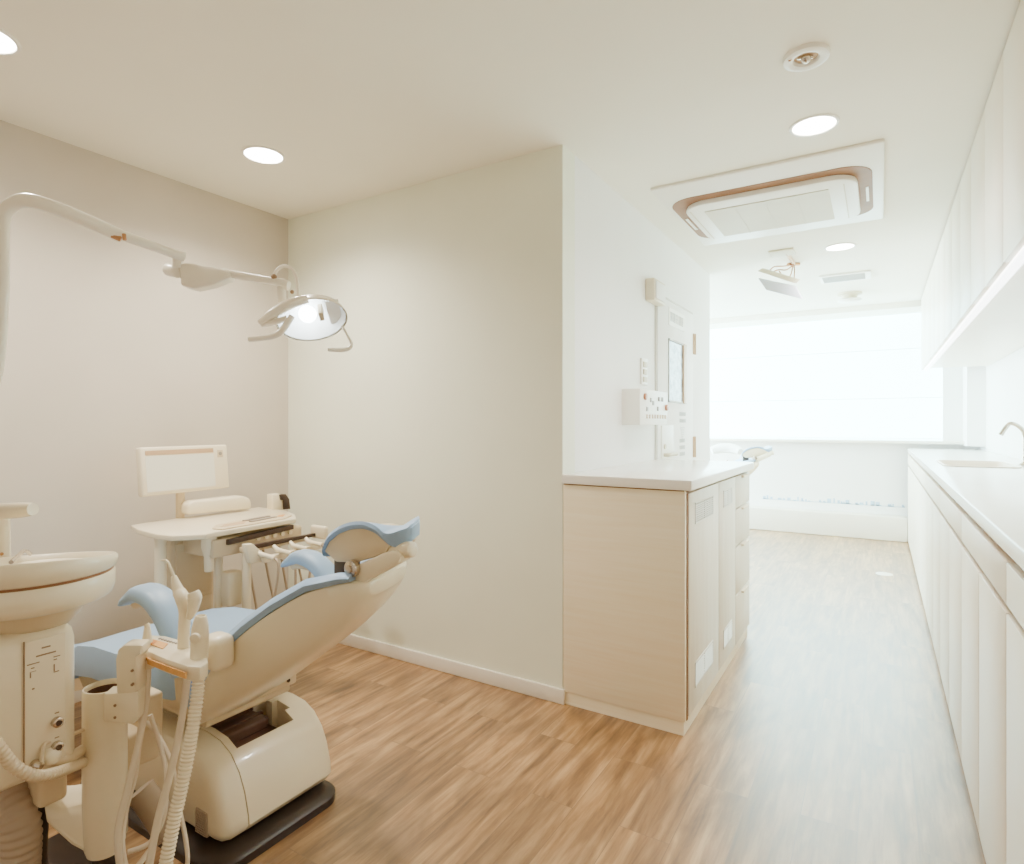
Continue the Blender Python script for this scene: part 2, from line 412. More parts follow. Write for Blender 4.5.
# seat and leg rest
ST = [(-1.66, .19, .43, .06, .0), (-1.70, .225, .42, .075, .01), (-1.80, .24, .415, .085, .02), (-1.95, .255, .41, .095, .015), (-2.12, .25, .40, .095, .0), (-2.25, .24, .375, .095, -.005), (-2.31, .23, .36, .085, -.005), (-2.325, .21, .35, .07, 0)]
b = B(); loft(b, [cush(*s, 1.16) for s in ST]); obj('seat_cushion', b, 'vinyl', chair, 60)
b = B(); loft(b, [cush(x, w, z, t, d, cy) for x, w, z, t, d, cy in ((-2.30, .20, .345, .06, 0, 1.14), (-2.33, .215, .335, .085, 0, 1.13), (-2.45, .20, .30, .09, -.01, 1.10), (-2.62, .18, .255, .09, -.01, 1.06), (-2.78, .16, .215, .085, -.01, 1.03), (-2.84, .14, .20, .07, -.01, 1.02), (-2.855, .12, .20, .05, -.01, 1.02))])
obj('leg_rest', b, 'vinyl', chair, 60)
b = B(); box(b, -2.30, -1.72, .99, 1.30, .375, .43, .015); obj('seat_pan', b, 'plastic_d', chair)
b = B(); loft(b, [[(x, cy-w, z), (x, cy+w, z), (x, cy+w*.9, z-.05), (x, cy-w*.9, z-.05)] for x, w, z, cy in ((-2.30, .18, .35, 1.13), (-2.45, .18, .302, 1.10), (-2.62, .16, .257, 1.06), (-2.80, .13, .212, 1.03))]); obj('leg_rest_pan', b, 'plastic', chair)
# armrests
AP = [(-1.822, .690, .014), (-1.815, .699, .024), (-1.79, .714, .036), (-1.76, .727, .048), (-1.70, .722, .052), (-1.645, .695, .052), (-1.60, .65, .048), (-1.565, .595, .040), (-1.55, .545, .034)]
def armrest(cy, hw=.041):
    path = smooth_path([(x, cy, z) for x, z, t in AP], 5); m = len(path)-1; rings = []
    for i, p in enumerate(path):
        f = i/m*(len(AP)-1); j = min(int(f), len(AP)-2); th = AP[j][2]+(AP[j+1][2]-AP[j][2])*(f-j)
        a = path[max(i-1, 0)]; c_ = path[min(i+1, m)]; t = (c_-a).normalized(); nrm = V((-t.z, 0, t.x)); 
        if nrm.z < 0: nrm = -nrm
        ring = []
        for k in range(14):
            an = 2*PI*k/14; cs, sn = math.cos(an), math.sin(an)
            ring.append(p + V((0, hw*math.copysign(abs(cs)**.7, cs), 0)) + nrm*(th*.5*math.copysign(abs(sn)**.75, sn)))
        rings.append(ring)
    bb = B(); loft(bb, rings); return bb
for cy in (.89, 1.425):
    a = obj('armrest', armrest(cy), 'vinyl', chair, 60)
    s = 1 if cy > CY else -1
    b = B(); tube(b, [(-1.80, cy, .688), (-1.77, cy, .698), (-1.70, cy, .694), (-1.64, cy, .66), (-1.59, cy, .58), (-1.57, cy, .47)], .016, 10); obj('armrest_support', b, 'plastic_d', a)
b = B(); box(b, -1.455, -1.385, .862, .925, .585, .672, .02, 4); obj('hinge_cover', b, 'plastic', chair)
b = B(); box(b, -1.64, -1.55, 1.40, 1.46, .50, .58, .022, 4); obj('hinge_cover', b, 'plastic', chair)
# headrest
head = bpy.data.objects.new('headrest', None)
HP = [(-1.213, .868), (-1.212, .882), (-1.195, .908), (-1.16, .932), (-1.117, .948), (-1.072, .954), (-1.032, .948), (-1.0, .934), (-.975, .926), (-.945, .928), (-.915, .944), (-.895, .966), (-.885, .982)]
HS = [(x, 1.05, 1.225, z, z-.045) for x, z in HP[:6]] + [(-1.032, 1.05, 1.215, .947, .918), (-1.005, 1.05, 1.20, .933, .930), (-.986, 1.053, 1.185, .927, .940), (-.968, 1.062, 1.17, .928, .946), (-.956, 1.076, 1.15, .933, .946), (-.951, 1.092, 1.13, .938, .944)]
rings = []
for i, (x, ya, yb, za, zb) in enumerate(interp(HS, 4)):
    th = (.009 if i > 2 else .006)+.011*max(0, min(1, (i-28)/8))*(1 if i < 4*len(HS)-6 else .6)
    ring = []
    for f, o_ in ((0, -th), (-.03, 0), (0, th), (.25, th*1.1), (.5, th), (.75, th*1.1), (1, th), (1.03, 0), (1, -th), (.5, -th)):
        y = ya+(yb-ya)*f; ring.append((x-.30*(y-ya), y, za+(zb-za)*f+o_))
    rings.append(ring)
b = B(); loft(b, rings); hc = obj('headrest_cushion', b, 'vinyl', chair, 60)
b = B(); prism(b, [(x, 1.052, z-.008) for x, z in HP[1:8]] + [(-.985, 1.052, .915), (-1.0, 1.052, .893), (-1.10, 1.052, .858), (-1.17, 1.052, .852)], (-.045, .15, -.012), .004); obj('headrest_shell', b, 'plastic_d', chair, 40)
b = B(); prism(b, [(-1.125, 1.045, .80), (-1.11, 1.045, .845), (-1.00, 1.045, .895), (-.965, 1.045, .905), (-.945, 1.045, .895), (-.955, 1.045, .872), (-1.08, 1.045, .806)], (-.02, .07, 0), .006)
br_ = obj('headrest_bracket', b, 'plastic', chair, 40)
b = B(); cyl(b, (-1.0, 1.075, .897), (-.935, 1.075, .905), .019, 24, .005); obj('release_knob', b, 'plastic', br_)
b = B(); cyl(b, (-1.095, 1.028, .848), (-1.095, 1.046, .848), .021, 24, .004); cyl(b, (-1.095, 1.024, .848), (-1.095, 1.03, .848), .009, 12); obj('pivot_disc', b, 'metal', br_)
b = B(); box(b, -1.21, -1.16, 1.08, 1.13, .80, .865, .006); obj('headrest_post', b, 'dark', chair)

# ------------------------------------------------------------------ cuspidor unit
cus = thing('cuspidor_unit', 'cream spittoon bowl on a control column beside the dental chair', 'spittoon', (-1.70, .56, 0))
BX, BY = -1.632, .580
seg = 56
def bowl_ring(r, z, tilt): 
    r *= .915; out = []
    for k in range(seg):
        a = 2*PI*k/seg; x = r*math.cos(a); y = r*math.sin(a)
        toward = (x*.80 - y*.60)/.18
        out.append((BX+x, BY+y, z-.004+tilt*toward))
    return out
b = B()
loft(b, [bowl_ring(.172, .869, 0), bowl_ring(.178, .872, .002), bowl_ring(.181, .885, .012), bowl_ring(.180, .895, .020), bowl_ring(.175, .900, .022), bowl_ring(.169, .898, .022), bowl_ring(.160, .880, .016), bowl_ring(.130, .855, .008), bowl_ring(.08, .838, 0), bowl_ring(.03, .832, 0)])
bowl = obj('bowl', b, 'plastic', cus, 60)
b = B(); lathe(b, [(.09, .782), (.105, .79), (.140, .798), (.154, .806), (.159, .82), (.160, .855), (.155, .861), (.05, .861)], (BX, BY, 0), seg=56); obj('bowl_base', b, 'plastic', cus, 50)
b = B(); lathe(b, [(.1560, .8585), (.1576, .860), (.1576, .867), (.1560, .8685)], (BX, BY, 0), seg=56, cap=False); obj('bowl_groove', b, 'slot', cus)
b = B(); lathe(b, [(.055, .735), (.075, .745), (.095, .765), (.102, .782), (.104, .792), (.08, .80)], (BX-.005, BY, 0), seg=48); obj('bowl_neck', b, 'plastic_d', cus, 50)
b = B(); tube(b, [(-1.499,0.500,0.920), (-1.553,0.530,0.921), (-1.610,0.560,0.920), (-1.651,0.580,0.911), (-1.691,0.600,0.896)], .0042, 10); obj('rinse_spout', b, 'metal', cus)
b = B(); tube(b, [(-1.845, .60, .74), (-1.85, .60, .90), (-1.853, .60, 1.0)], [.018, .016, .016], 16)
obj('cup_filler_post', b, 'plastic', cus)
b = B(); cupp = [(-1.872,0.575,0.984), (-1.844,0.597,0.985), (-1.776,0.610,0.991), (-1.737,0.622,0.995)]; tube(b, cupp, [.021, .020, .019, .015], 16); obj('cup_filler', b, 'plastic', cus)
b = B(); cyl(b, (-1.837,0.594,0.881), (-1.824,0.590,0.883), .004); obj('screw', b, 'brass', cus)
# column
cx0, cx1, cy0, cy1 = -1.86, -1.54, .40, .645
b = B()
rings = [rrect((cx0+cx1)/2, (cy0+cy1)/2, cx1-cx0-d*2, cy1-cy0-d*2, .05-d*.4, z, 8) for d, z in ((.03, .435), (.008, .44), (0, .455), (0, .715), (.004, .735), (.014, .748), (.05, .755))]
loft(b, rings); colm = obj('column', b, 'plastic', cus, 50)
b = B(); box(b, -1.545, -1.5375, .535, .612, .462, .738, .003); pan = obj('control_panel', b, 'plastic', colm)
xf = -1.5368
b = B(); box(b, xf-.002, xf, .534, .536, .46, .74); obj('panel_seam', b, 'print', pan)
for y0, y1, z0, z1 in ((.556, .592, .701, .704), (.566, .582, .716, .719), (.540, .562, .688, .690), (.547, .553, .679, .681), (.588, .600, .690, .692), (.588, .594, .684, .686), (.545, .556, .672, .673), (.545, .547, .66, .671), (.588, .590, .66, .675), (.588, .598, .657, .659), (.549, .553, .634, .637), (.590, .598, .566, .568), (.590, .598, .512, .514)):
    b = B(); box(b, xf-.002, xf+.0005, y0, y1, z0, z1); obj('panel_mark', b, 'print', pan)
for z, y in ((.548, .593), (.495, .593)):
    b = B(); cyl(b, (xf-.002, y, z), (xf+.012, y, z), .011, 20, .002); k_ = obj('knob', b, 'metal', pan)
    b = B(); cyl(b, (xf+.012, y, z), (xf+.014, y, z), .006, 12); obj('knob_cap', b, 'dark', k_)
b = B(); tube(b, [(-1.545, .553, .475), (-1.53, .554, .475), (-1.52, .56, .472)], .009, 12); obj('valve', b, 'metal', cus)
b = B(); tube(b, [(-1.52, .56, .474), (-1.536,0.570,0.508), (-1.553,0.606,0.499), (-1.606,0.679,0.476)], .0045, 10); obj('valve_rod', b, 'plastic_d', cus)
b = B(); ball(b, (-1.535,0.582,0.478), .019); cyl(b, (-1.535,0.582,0.478), (-1.576,0.604,0.440), .010, 12); obj('valve_ball', b, 'plastic', cus)
b = B(); tube(b, [(-1.543,0.589,0.464), (-1.553,0.618,0.449), (-1.610,0.677,0.428)], .012, 12); obj('drain_pipe', b, 'plastic_d', cus)
b = B(); hose(b, [(-1.493,0.455,0.605), (-1.482,0.474,0.563), (-1.480,0.498,0.514), (-1.478,0.535,0.476), (-1.510,0.586,0.449), (-1.606,0.679,0.400)], .0125, .0095, .16); obj('suction_tube', b, 'plastic_d', cus)
b = B(); hose(b, [(-1.801,0.595,0.361), (-1.731,0.579,0.331), (-1.690,0.580,0.275), (-1.692,0.579,0.171), (-1.727,0.582,-0.008)], .042, .016, .10, 20); obj('drain_hose', b, 'hose_d', cus)
# support bracket under the column, out to the waste tube
b = B(); box(b, -1.73, -1.645, .60, .66, .31, .46, .012); obj('support_block', b, 'plastic_d', cus)
b = B()
prism(b, [(-1.671,0.616,0.306), (-1.662,0.645,0.293), (-1.654,0.708,0.276), (-1.595,0.745,0.261), (-1.563,0.729,0.160), (-1.587,0.691,0.165), (-1.626,0.655,0.205), (-1.665,0.620,0.264)], (-.07, .06, 0), .010)
obj('support_foot', b, 'plastic', cus)
b = B(); tube(b, [(-1.72, .60, .32), (-1.74, .60, .15), (-1.76, .62, .0)], .05, 20); box(b, -2.0, -1.58, .50, .80, 0, .035, .012); obj('floor_stand', b, 'rubber', cus)

# ------------------------------------------------------------------ assistant instrument holder
hol = thing('instrument_holder', 'cream assistant holder with a hollow tube and a small instrument tray beside the spittoon', 'instrument holder', (-1.60, .72, 0))
TX, TY = -1.60, .718
b = B(); lathe(b, [(.028, .165), (.038, .168), (.043, .185), (.0465, .30), (.0465, .555), (.045, .565), (.0425, .566), (.040, .56), (.040, .40), (.02, .38)], (TX, TY, 0), seg=36); obj('waste_tube', b, 'plastic', hol, 50)
b = B(); lathe(b, [(.0395, .40), (.0398, .553), (.039, .553), (.0385, .41)], (TX, TY, 0), seg=36, cap=False); lathe(b, [(.0393, .44), (.0393, .45), (.001, .452)], (TX, TY, 0)); obj('tube_lining', b, 'recess', hol)
b = B(); cyl(b, (-1.60, .72, 0), (-1.60, .72, .17), .03); obj('tube_foot', b, 'rubber', hol)
b = B(); prism(b, [(-1.549,0.691,0.568), (-1.458,0.723,0.582), (-1.458,0.723,0.517), (-1.470,0.716,0.505), (-1.549,0.691,0.502)], (-.03, .035, 0), .005)
clamp = obj('clamp', b, 'plastic', hol)
b = B(); prism(b, [(-1.512,0.702,0.570), (-1.514,0.700,0.651), (-1.510,0.703,0.675), (-1.496,0.711,0.686), (-1.459,0.734,0.686), (-1.459,0.734,0.663), (-1.458,0.723,0.660), (-1.458,0.723,0.579)], (-.03, .035, 0), .006)
obj('holder_arm', b, 'plastic', hol)
for u_, v_ in ((0, 0), (0, 1), (1, 0), (1, 1)):
    p0 = V(((-1.465,0.713,0.632), (-1.465,0.713,0.600), (-1.515,0.700,0.545), (-1.515,0.700,0.517))[u_*2+v_])
    b = B(); cyl(b, p0, p0+V((-.006, .008, 0)), .0032, 10); obj('screw', b, 'print', hol)
ZT = .655
top = [(-1.558,0.773,0.655), (-1.593,0.800,0.655), (-1.605,0.830,0.655), (-1.567,0.845,0.655), (-1.502,0.848,0.655), (-1.415,0.838,0.655), (-1.346,0.821,0.655), (-1.310,0.802,0.655), (-1.299,0.776,0.655), (-1.329,0.764,0.655), (-1.410,0.761,0.655), (-1.509,0.765,0.655)]
b = B(); prism(b, top, (0, 0, -.034), .005); tray = obj('holder_tray', b, 'plastic', hol)
b = B()
fr = [(-1.529,0.760,0.655), (-1.467,0.754,0.655), (-1.398,0.754,0.655), (-1.318,0.755,0.655)]
for a_, c_ in zip(fr, fr[1:]):
    a_ = V(a_); c_ = V(c_); n_ = V(((c_-a_).y, -(c_-a_).x, 0)).normalized()*.0015
    prism(b, [a_+V((0, 0, -.010))+n_, c_+V((0, 0, -.010))+n_, c_+V((0, 0, -.023))+n_, a_+V((0, 0, -.023))+n_], -n_*2)
obj('colour_strip', b, 'orange', tray)
b = B(); prism(b, [(-1.539,0.789,0.656), (-1.563,0.811,0.656), (-1.499,0.814,0.656), (-1.476,0.789,0.656)], (0, 0, .0012)); obj('keypad', b, 'orange', tray)
b = B(); prism(b, [(-1.545,0.791,0.657), (-1.559,0.806,0.657), (-1.539,0.808,0.657), (-1.524,0.792,0.657)], (0, 0, .0012)); obj('keypad_button', b, 'amber', tray)
b = B()
for k in range(8):
    p0 = V((-1.555,0.824,0.656)).lerp(V((-1.476,0.828,0.656)), k/7); ball(b, p0, .004, 1, 1, .4)
obj('button', b, 'grey', tray)
# rack hoses of the holder
b = B(); cyl(b, (-1.489,0.763,0.640), (-1.489,0.763,0.617), .014, 16, .003); obj('tray_socket', b, 'plastic_d', hol)
for pts, r in (([(-1.491,0.762,0.626), (-1.484,0.754,0.545), (-1.479,0.734,0.448), (-1.480,0.710,0.355), (-1.476,0.689,0.277), (-1.461,0.686,0.207), (-1.460,0.698,0.140)], .0078),
               ([(-1.513,0.760,0.612), (-1.494,0.748,0.509), (-1.494,0.736,0.384), (-1.493,0.714,0.303), (-1.468,0.694,0.243), (-1.453,0.703,0.181), (-1.455,0.748,0.203)], .0062),
               ([(-1.559,0.802,0.470), (-1.538,0.815,0.395), (-1.505,0.812,0.331), (-1.468,0.787,0.258), (-1.476,0.759,0.207), (-1.499,0.721,0.198)], .0058),
               ([(-1.589,0.807,0.443), (-1.563,0.823,0.409), (-1.512,0.831,0.345), (-1.480,0.827,0.269), (-1.443,0.826,0.184), (-1.431,0.822,0.128), (-1.444,0.803,0.102)], .0052)):
    b = B(); tube(b, pts, r, 10); obj('hose', b, 'hose', hol)
b = B(); box(b, -1.70, -1.603, .80, .86, .36, .50, .01); box(b, -1.70, -1.588, .74, .845, .335, .425, .012); obj('hose_junction', b, 'plastic_d', hol)
b = B(); tube(b, [(-1.686,0.841,0.221), (-1.652,0.862,0.167), (-1.598,0.872,0.114)], .035, 16); obj('cable_sleeve', b, 'hose_d', hol)

# instruments standing in the holder
syr = thing('air_syringe', 'cream air and water syringe with a bent needle tip, standing in the holder tray', 'dental instrument', (-1.447,0.824,0.648))
b = B(); tube(b, [(-1.449,0.823,0.643), (-1.447,0.824,0.697), (-1.445,0.825,0.741), (-1.449,0.823,0.770), (-1.467,0.823,0.787)], [.0135, .0135, .014, .017, .015], 18); sb = obj('handle', b, 'plastic', syr, 50)
b = B(); tube(b, [(-1.465,0.824,0.782), (-1.479,0.822,0.805), (-1.489,0.822,0.824)], [.015, .0105, .006], 16); tube(b, [(-1.488,0.822,0.821), (-1.494,0.818,0.841), (-1.506,0.817,0.857), (-1.517,0.816,0.861), (-1.526,0.811,0.859)], [.0042, .003, .0024, .002], 10); obj('nozzle', b, 'plastic', syr, 50)
b = B(); tube(b, [(-1.414,0.827,0.794), (-1.410,0.829,0.780), (-1.414,0.827,0.755), (-1.427,0.825,0.730)], [.013, .0165, .013, .008], 16); obj('trigger', b, 'plastic', syr, 50)
b = B(); tube(b, [(-1.429,0.823,0.613), (-1.423,0.815,0.559), (-1.416,0.796,0.473), (-1.405,0.767,0.384), (-1.398,0.736,0.299), (-1.386,0.709,0.208)], .0085, 12); obj('hose', b, 'hose', syr)
suc = thing('suction_handpiece', 'stout cream suction tube with a round side button and ribbed hose in the holder tray', 'dental instrument', (-1.356,0.810,0.643))
b = B()
lathe(b, [(.0175, 0), (.0195, .02), (.020, .06), (.0185, .085), (.0145, .105), (.0125, .112), (.0105, .114), (.008, .110), (.007, .07)], (-1.358,0.808,0.638), V((-1.354,0.811,0.760))-V((-1.358,0.808,0.638)), seg=28)
sb = obj('handle', b, 'plastic', suc, 50)
b = B(); p0 = V((-1.339,0.790,0.710)); cyl(b, p0, p0+V((.006, -.008, 0)), .011, 20, .002); obj('side_button', b, 'plastic', suc)
b = B(); hose(b, [(-1.358,0.808,0.638), (-1.350,0.801,0.582), (-1.340,0.784,0.510), (-1.338,0.762,0.408), (-1.339,0.738,0.308), (-1.338,0.715,0.201)], .0150, .0085, .20, 18); obj('ribbed_hose', b, 'plastic', suc, 60)
eje = B(); tube(eje, [(-1.534,0.782,0.664), (-1.534,0.782,0.686), (-1.534,0.782,0.703), (-1.536,0.781,0.708)], [.0125, .009, .0065, .006], 14)
tag(obj('saliva_ejector', eje, 'plastic', None, 50), 'small cream nozzle standing at the left end of the holder tray', 'dental instrument')

# ------------------------------------------------------------------ operating lamp
lamp = thing('operating_lamp', 'cream dental operating lamp on a jointed arm above the chair', 'dental lamp', (-1.975, .58, 0))
b = B(); tube(b, [(-2.0, .57, 0.03), (-1.985, .575, .6), (-1.975, .58, 1.1), (-1.939,0.615,1.339), (-1.920,0.621,1.518), (-1.912,0.620,1.645), (-1.912,0.620,1.707), (-1.905,0.624,1.742), (-1.887,0.636,1.764), (-1.862,0.656,1.774), (-1.832,0.693,1.765), (-1.811,0.764,1.746), (-1.794,0.845,1.722)], [.018, .018, .017, .016, .0155, .0155, .016, .0165, .0175, .018, .018, .018, .018], 18, 6); obj('pole', b, 'lamp', lamp, 60)
b = B(); lathe(b, [(.10, 0), (.10, .02), (.06, .03), (.026, .06)], (-2.0, .57, 0)); obj('pole_base', b, 'lamp', lamp)
b = B(); tube(b, [(-1.801,0.835,1.729), (-1.788,0.919,1.715), (-1.774,1.010,1.700)], .0145, 16); obj('arm_sleeve', b, 'lamp', lamp)
b = B(); tube(b, [(-1.794,0.822,1.718), (-1.783,0.840,1.710)], .008, 8); cyl(b, (-1.771,0.842,1.723), (-1.770,0.843,1.706), .005, 8); obj('arm_clip', b, 'brass', lamp)
b = B(); cyl(b, (-1.792,0.999,1.715), (-1.792,0.999,1.667), .013, 16, .003); obj('elbow', b, 'lamp', lamp)
b = B(); prism(b, [(-1.789,1.001,1.682), (-1.754,1.017,1.682), (-1.704,1.036,1.672), (-1.661,1.056,1.662), (-1.634,1.067,1.649), (-1.636,1.066,1.631), (-1.689,1.045,1.613), (-1.744,1.023,1.603), (-1.784,1.004,1.616)], (-.03, .04, 0), .008, 3); obj('spring_housing', b, 'lamp', lamp)
b = B(); cyl(b, (-1.847,1.001,1.672), (-1.797,1.008,1.658), .020, 20, .006); obj('tension_knob', b, 'lamp', lamp)
b = B(); tube(b, [(-1.675,1.065,1.654), (-1.601,1.111,1.637), (-1.515,1.164,1.621)], .0115, 14); obj('head_arm', b, 'lamp', lamp)
b = B(); cyl(b, (-1.523,1.159,1.633), (-1.520,1.161,1.561), .0125, 16, .003); cyl(b, (-1.530,1.154,1.621), (-1.502,1.172,1.612), .015, 16, .004); obj('head_joint', b, 'lamp', lamp)
b = B(); tube(b, [(-1.540,1.148,1.639), (-1.533,1.153,1.660), (-1.511,1.160,1.670), (-1.486,1.170,1.660), (-1.469,1.174,1.626), (-1.467,1.176,1.579)], .005, 10); obj('cable', b, 'lamp', lamp)
for p_, r_ in (((-1.536,1.145,1.638), .0085), ((-1.486,1.170,1.592), .006)):
    b = B(); ball(b, p_, r_); obj('cable_gland', b, 'print', lamp)
# head: elongated dish that opens towards the patient
LC = V((-1.436,1.201,1.515)); nz = V((.60, -.46, -.66)).normalized(); ux = V((.78, .58, .12)); ux = (ux-nz*ux.dot(nz)).normalized(); uy = nz.cross(ux)
FR = Matrix((ux, uy, nz)).transposed().to_4x4(); FR.translation = LC
def dish(bm, prof, ax, ay, seg=44):
    t = bmesh.new(); loft(t, [[(r*ax*math.cos(2*PI*k/seg), r*ay*math.sin(2*PI*k/seg), z) for k in range(seg)] for r, z in prof], cap=False); merge(bm, t, FR)
b = B(); dish(b, [(.02, -.075), (.35, -.070), (.68, -.052), (.90, -.022), (1.0, .008), (1.01, .014), (.985, .016)], .102, .072); obj('lamp_shade', b, 'lamp', lamp, 60)
b = B(); dish(b, [(.02, -.066), (.33, -.062), (.62, -.046), (.84, -.018), (.95, .010)], .102, .072); rf = obj('reflector', b, 'reflector', lamp, 60)
b = B(); t = bmesh.new(); ball(t, (-.012, 0, -.025), .026); merge(b, t, FR); obj('bulb', b, 'bulb', rf)
b = B(); t = bmesh.new(); box(t, .020, .034, -.014, .014, -.05, .004, .003); merge(b, t, FR); obj('bulb_shield', b, 'plastic_d', rf)
b = B(); t = bmesh.new(); box(t, .045, .085, -.045, .035, -.028, -.018, .004); merge(b, t, FR); obj('reflector_plate', b, 'ac', rf)
b = B(); tube(b, [(-1.417,1.171,1.564), (-1.454,1.137,1.547), (-1.498,1.110,1.518), (-1.532,1.095,1.493)], [.012, .016, .015, .010], 14); obj('visor', b, 'lamp', lamp, 60)
b = B(); tube(b, [(-1.527,1.098,1.487), (-1.490,1.114,1.495), (-1.465,1.136,1.508)], [.007, .009, .008], 12); obj('visor_lip', b, 'lamp', lamp)
b = B(); tube(b, [(-1.449,1.140,1.512), (-1.460,1.121,1.476), (-1.475,1.106,1.455), (-1.504,1.088,1.447), (-1.541,1.065,1.442)], [.009, .010, .009, .008, .007], 12); obj('handle', b, 'lamp', lamp, 60)
b = B(); tube(b, [(-1.379,1.265,1.495), (-1.366,1.273,1.468), (-1.355,1.280,1.441), (-1.354,1.269,1.426), (-1.370,1.253,1.421), (-1.399,1.229,1.422)], [.004, .004, .005, .006, .007, .006], 12); obj('handle', b, 'lamp', lamp, 60)

# ------------------------------------------------------------------ delivery cart behind the chair
cart = thing('delivery_cart', 'cream dental delivery cart with tray table and small monitor in the room corner', 'instrument cart', (-2.5, 1.6, 0))
tp = [(-2.716,1.318,0.770), (-2.742,1.410,0.770), (-2.730,1.675,0.770), (-2.740,1.952,0.770), (-2.515,1.943,0.770), (-2.380,1.890,0.770), (-2.275,1.812,0.770), (-2.260,1.485,0.770), (-2.258,1.406,0.770), (-2.244,1.364,0.770), (-2.325,1.277,0.770), (-2.410,1.262,0.770), (-2.591,1.281,0.770)]
b = B(); prism(b, tp, (0, 0, -.022), .005, 3); tt = obj('tray_table', b, 'plastic', cart)
b = B(); prism(b, [(-2.324,1.439,0.771), (-2.390,1.497,0.771), (-2.463,1.869,0.771), (-2.335,1.837,0.771), (-2.288,1.763,0.771), (-2.268,1.446,0.771)], (0, 0, .004), .0015); obj('control_pad', b, 'plastic_d', tt)
for k in range(9):
    for j in range(2):
        b = B(); p0 = V((-2.326,1.622,0.776)).lerp(V((-2.348,1.750,0.776)), k/8)+V((-.045*j, 0, 0)); box(b, p0.x-.01, p0.x+.01, p0.y-.008, p0.y+.008, p0.z-.002, p0.z+.003); obj('key', b, 'grey', tt)
b = B(); prism(b, [(-2.316,1.469,0.775), (-2.360,1.514,0.775), (-2.371,1.630,0.775), (-2.311,1.574,0.775)], (0, 0, .001)); obj('display_strip', b, 'tan', tt)
b = B(); prism(b, [(-2.357,1.772,0.775), (-2.387,1.806,0.775), (-2.377,1.831,0.775), (-2.333,1.787,0.775)], (0, 0, .001)); obj('warning_label', b, 'orange', tt)
# rail below the table with handpiece sockets
b = B(); prism(b, [(-2.270,1.478,0.725), (-2.270,1.797,0.741), (-2.270,1.797,0.722), (-2.270,1.478,0.703)], (-.03, 0, 0), .002); obj('table_rail', b, 'dark', cart)
b = B(); box(b, -2.52, -2.29, 1.42, 1.86, .655, .73, .01); obj('valve_box', b, 'plastic_d', cart)
for k in range(5):
    b = B(); p0 = V((-2.285,1.623,0.717)).lerp(V((-2.285,1.787,0.718)), k/4); cyl(b, p0+V((-.01, 0, -.01)), p0+V((.006, 0, -.01)), .010, 14); obj('dial', b, 'plastic', cart)
# monitor on a post
mon_rot = (0, math.radians(-6), math.radians(4))
MC = V((-2.72, 1.555, .993))
b = B(); obox(b, MC, .035, .425, .212, mon_rot, .010, 3); mo = obj('monitor', b, 'plastic', cart)
from mathutils import Euler
MR = Matrix.Translation(MC) @ Euler(mon_rot).to_matrix().to_4x4()
def monbox(y0, y1, z0, z1, x=.0185, th=.002):
    bb = B(); t = bmesh.new(); box(t, x-th, x, y0, y1, z0, z1); merge(bb, t, MR); return bb
obj('screen', monbox(-.19, .135, -.09, .065), 'screen', mo); obj('brow_strip', monbox(-.19, .135, .07, .09), 'tan', mo)
obj('screen_button', monbox(.155, .185, .045, .08), 'plastic_d', mo)
b = B(); t = bmesh.new(); cyl(t, (.017, .17, .063), (.021, .17, .063), .008, 16); merge(b, t, MR); obj('screen_knob', b, 'grey', mo)
b = B(); tube(b, [(-2.735, 1.54, .76), (-2.735, 1.54, .92)], .019, 16); obj('monitor_post', b, 'plastic_d', cart)
# pedestal
b = B(); box(b, -2.60, -2.50, 1.37, 1.56, .04, .745, .015); ped = obj('pedestal', b, 'plastic_d', cart)
b = B(); box(b, -2.51, -2.492, 1.385, 1.545, .10, .46, .006); obj('pedestal_door', b, 'plastic_d', ped)
b = B(); box(b, -2.51, -2.492, 1.385, 1.545, .475, .70, .006); obj('pedestal_drawer', b, 'plastic_d', ped)
b = B(); cyl(b, (-2.45, 1.30, .03), (-2.45, 1.30, .745), .022); obj('support_leg', b, 'plastic', cart)
b = B(); cyl(b, (-2.36, 1.49, .12), (-2.36, 1.49, .745), .016); obj('support_leg', b, 'plastic', cart)
b = B(); lathe(b, [(.03, .745), (.03, .70), (.02, .66), (.018, .60)], (-2.33, 1.43, 0)); obj('cup_socket', b, 'plastic', cart)
b = B(); box(b, -2.35, -2.29, 1.49, 1.555, .44, .585, .01); obj('water_bottle', b, 'plastic', cart)
b = B(); cyl(b, (-2.25, 1.545, .05), (-2.25, 1.545, .70), .018); obj('support_column', b, 'plastic', cart)
b = B(); box(b, -2.80, -2.50, 1.40, 1.72, 0, .05, .02); obj('cart_base', b, 'plastic_d', cart)
# forward holder rack
b = B(); prism(b, [(-2.200,1.485,0.715), (-2.200,1.521,0.713), (-2.200,1.558,0.673), (-2.200,1.572,0.629), (-2.200,1.507,0.634)], (.03, 0, 0), .004); he = obj('rack_end', b, 'plastic', cart)
b = B(); box(b, -2.27, -2.23, 1.52, 1.84, .665, .69, .006); obj('rack_arm', b, 'plastic_d', cart)
r0, r1 = V((-2.21, 1.50, .708)), V((-2.13, 1.86, .712))
b = B(); prism(b, [(-2.200,1.539,0.701), (-2.200,1.868,0.700), (-2.200,1.868,0.686), (-2.200,1.544,0.682)], (-.02, 0, 0), .002); obj('rack_rail', b, 'dark', cart)
b = B(); prism(b, [(-2.150,1.546,0.653), (-2.150,1.866,0.660), (-2.150,1.871,0.636), (-2.150,1.560,0.629)], (-.02, 0, 0), .003); obj('rack_lip', b, 'plastic', cart)
b = B(); box(b, -2.24, -2.14, 1.86, 1.885, .675, .735, .01); obj('rack_end', b, 'plastic', cart)
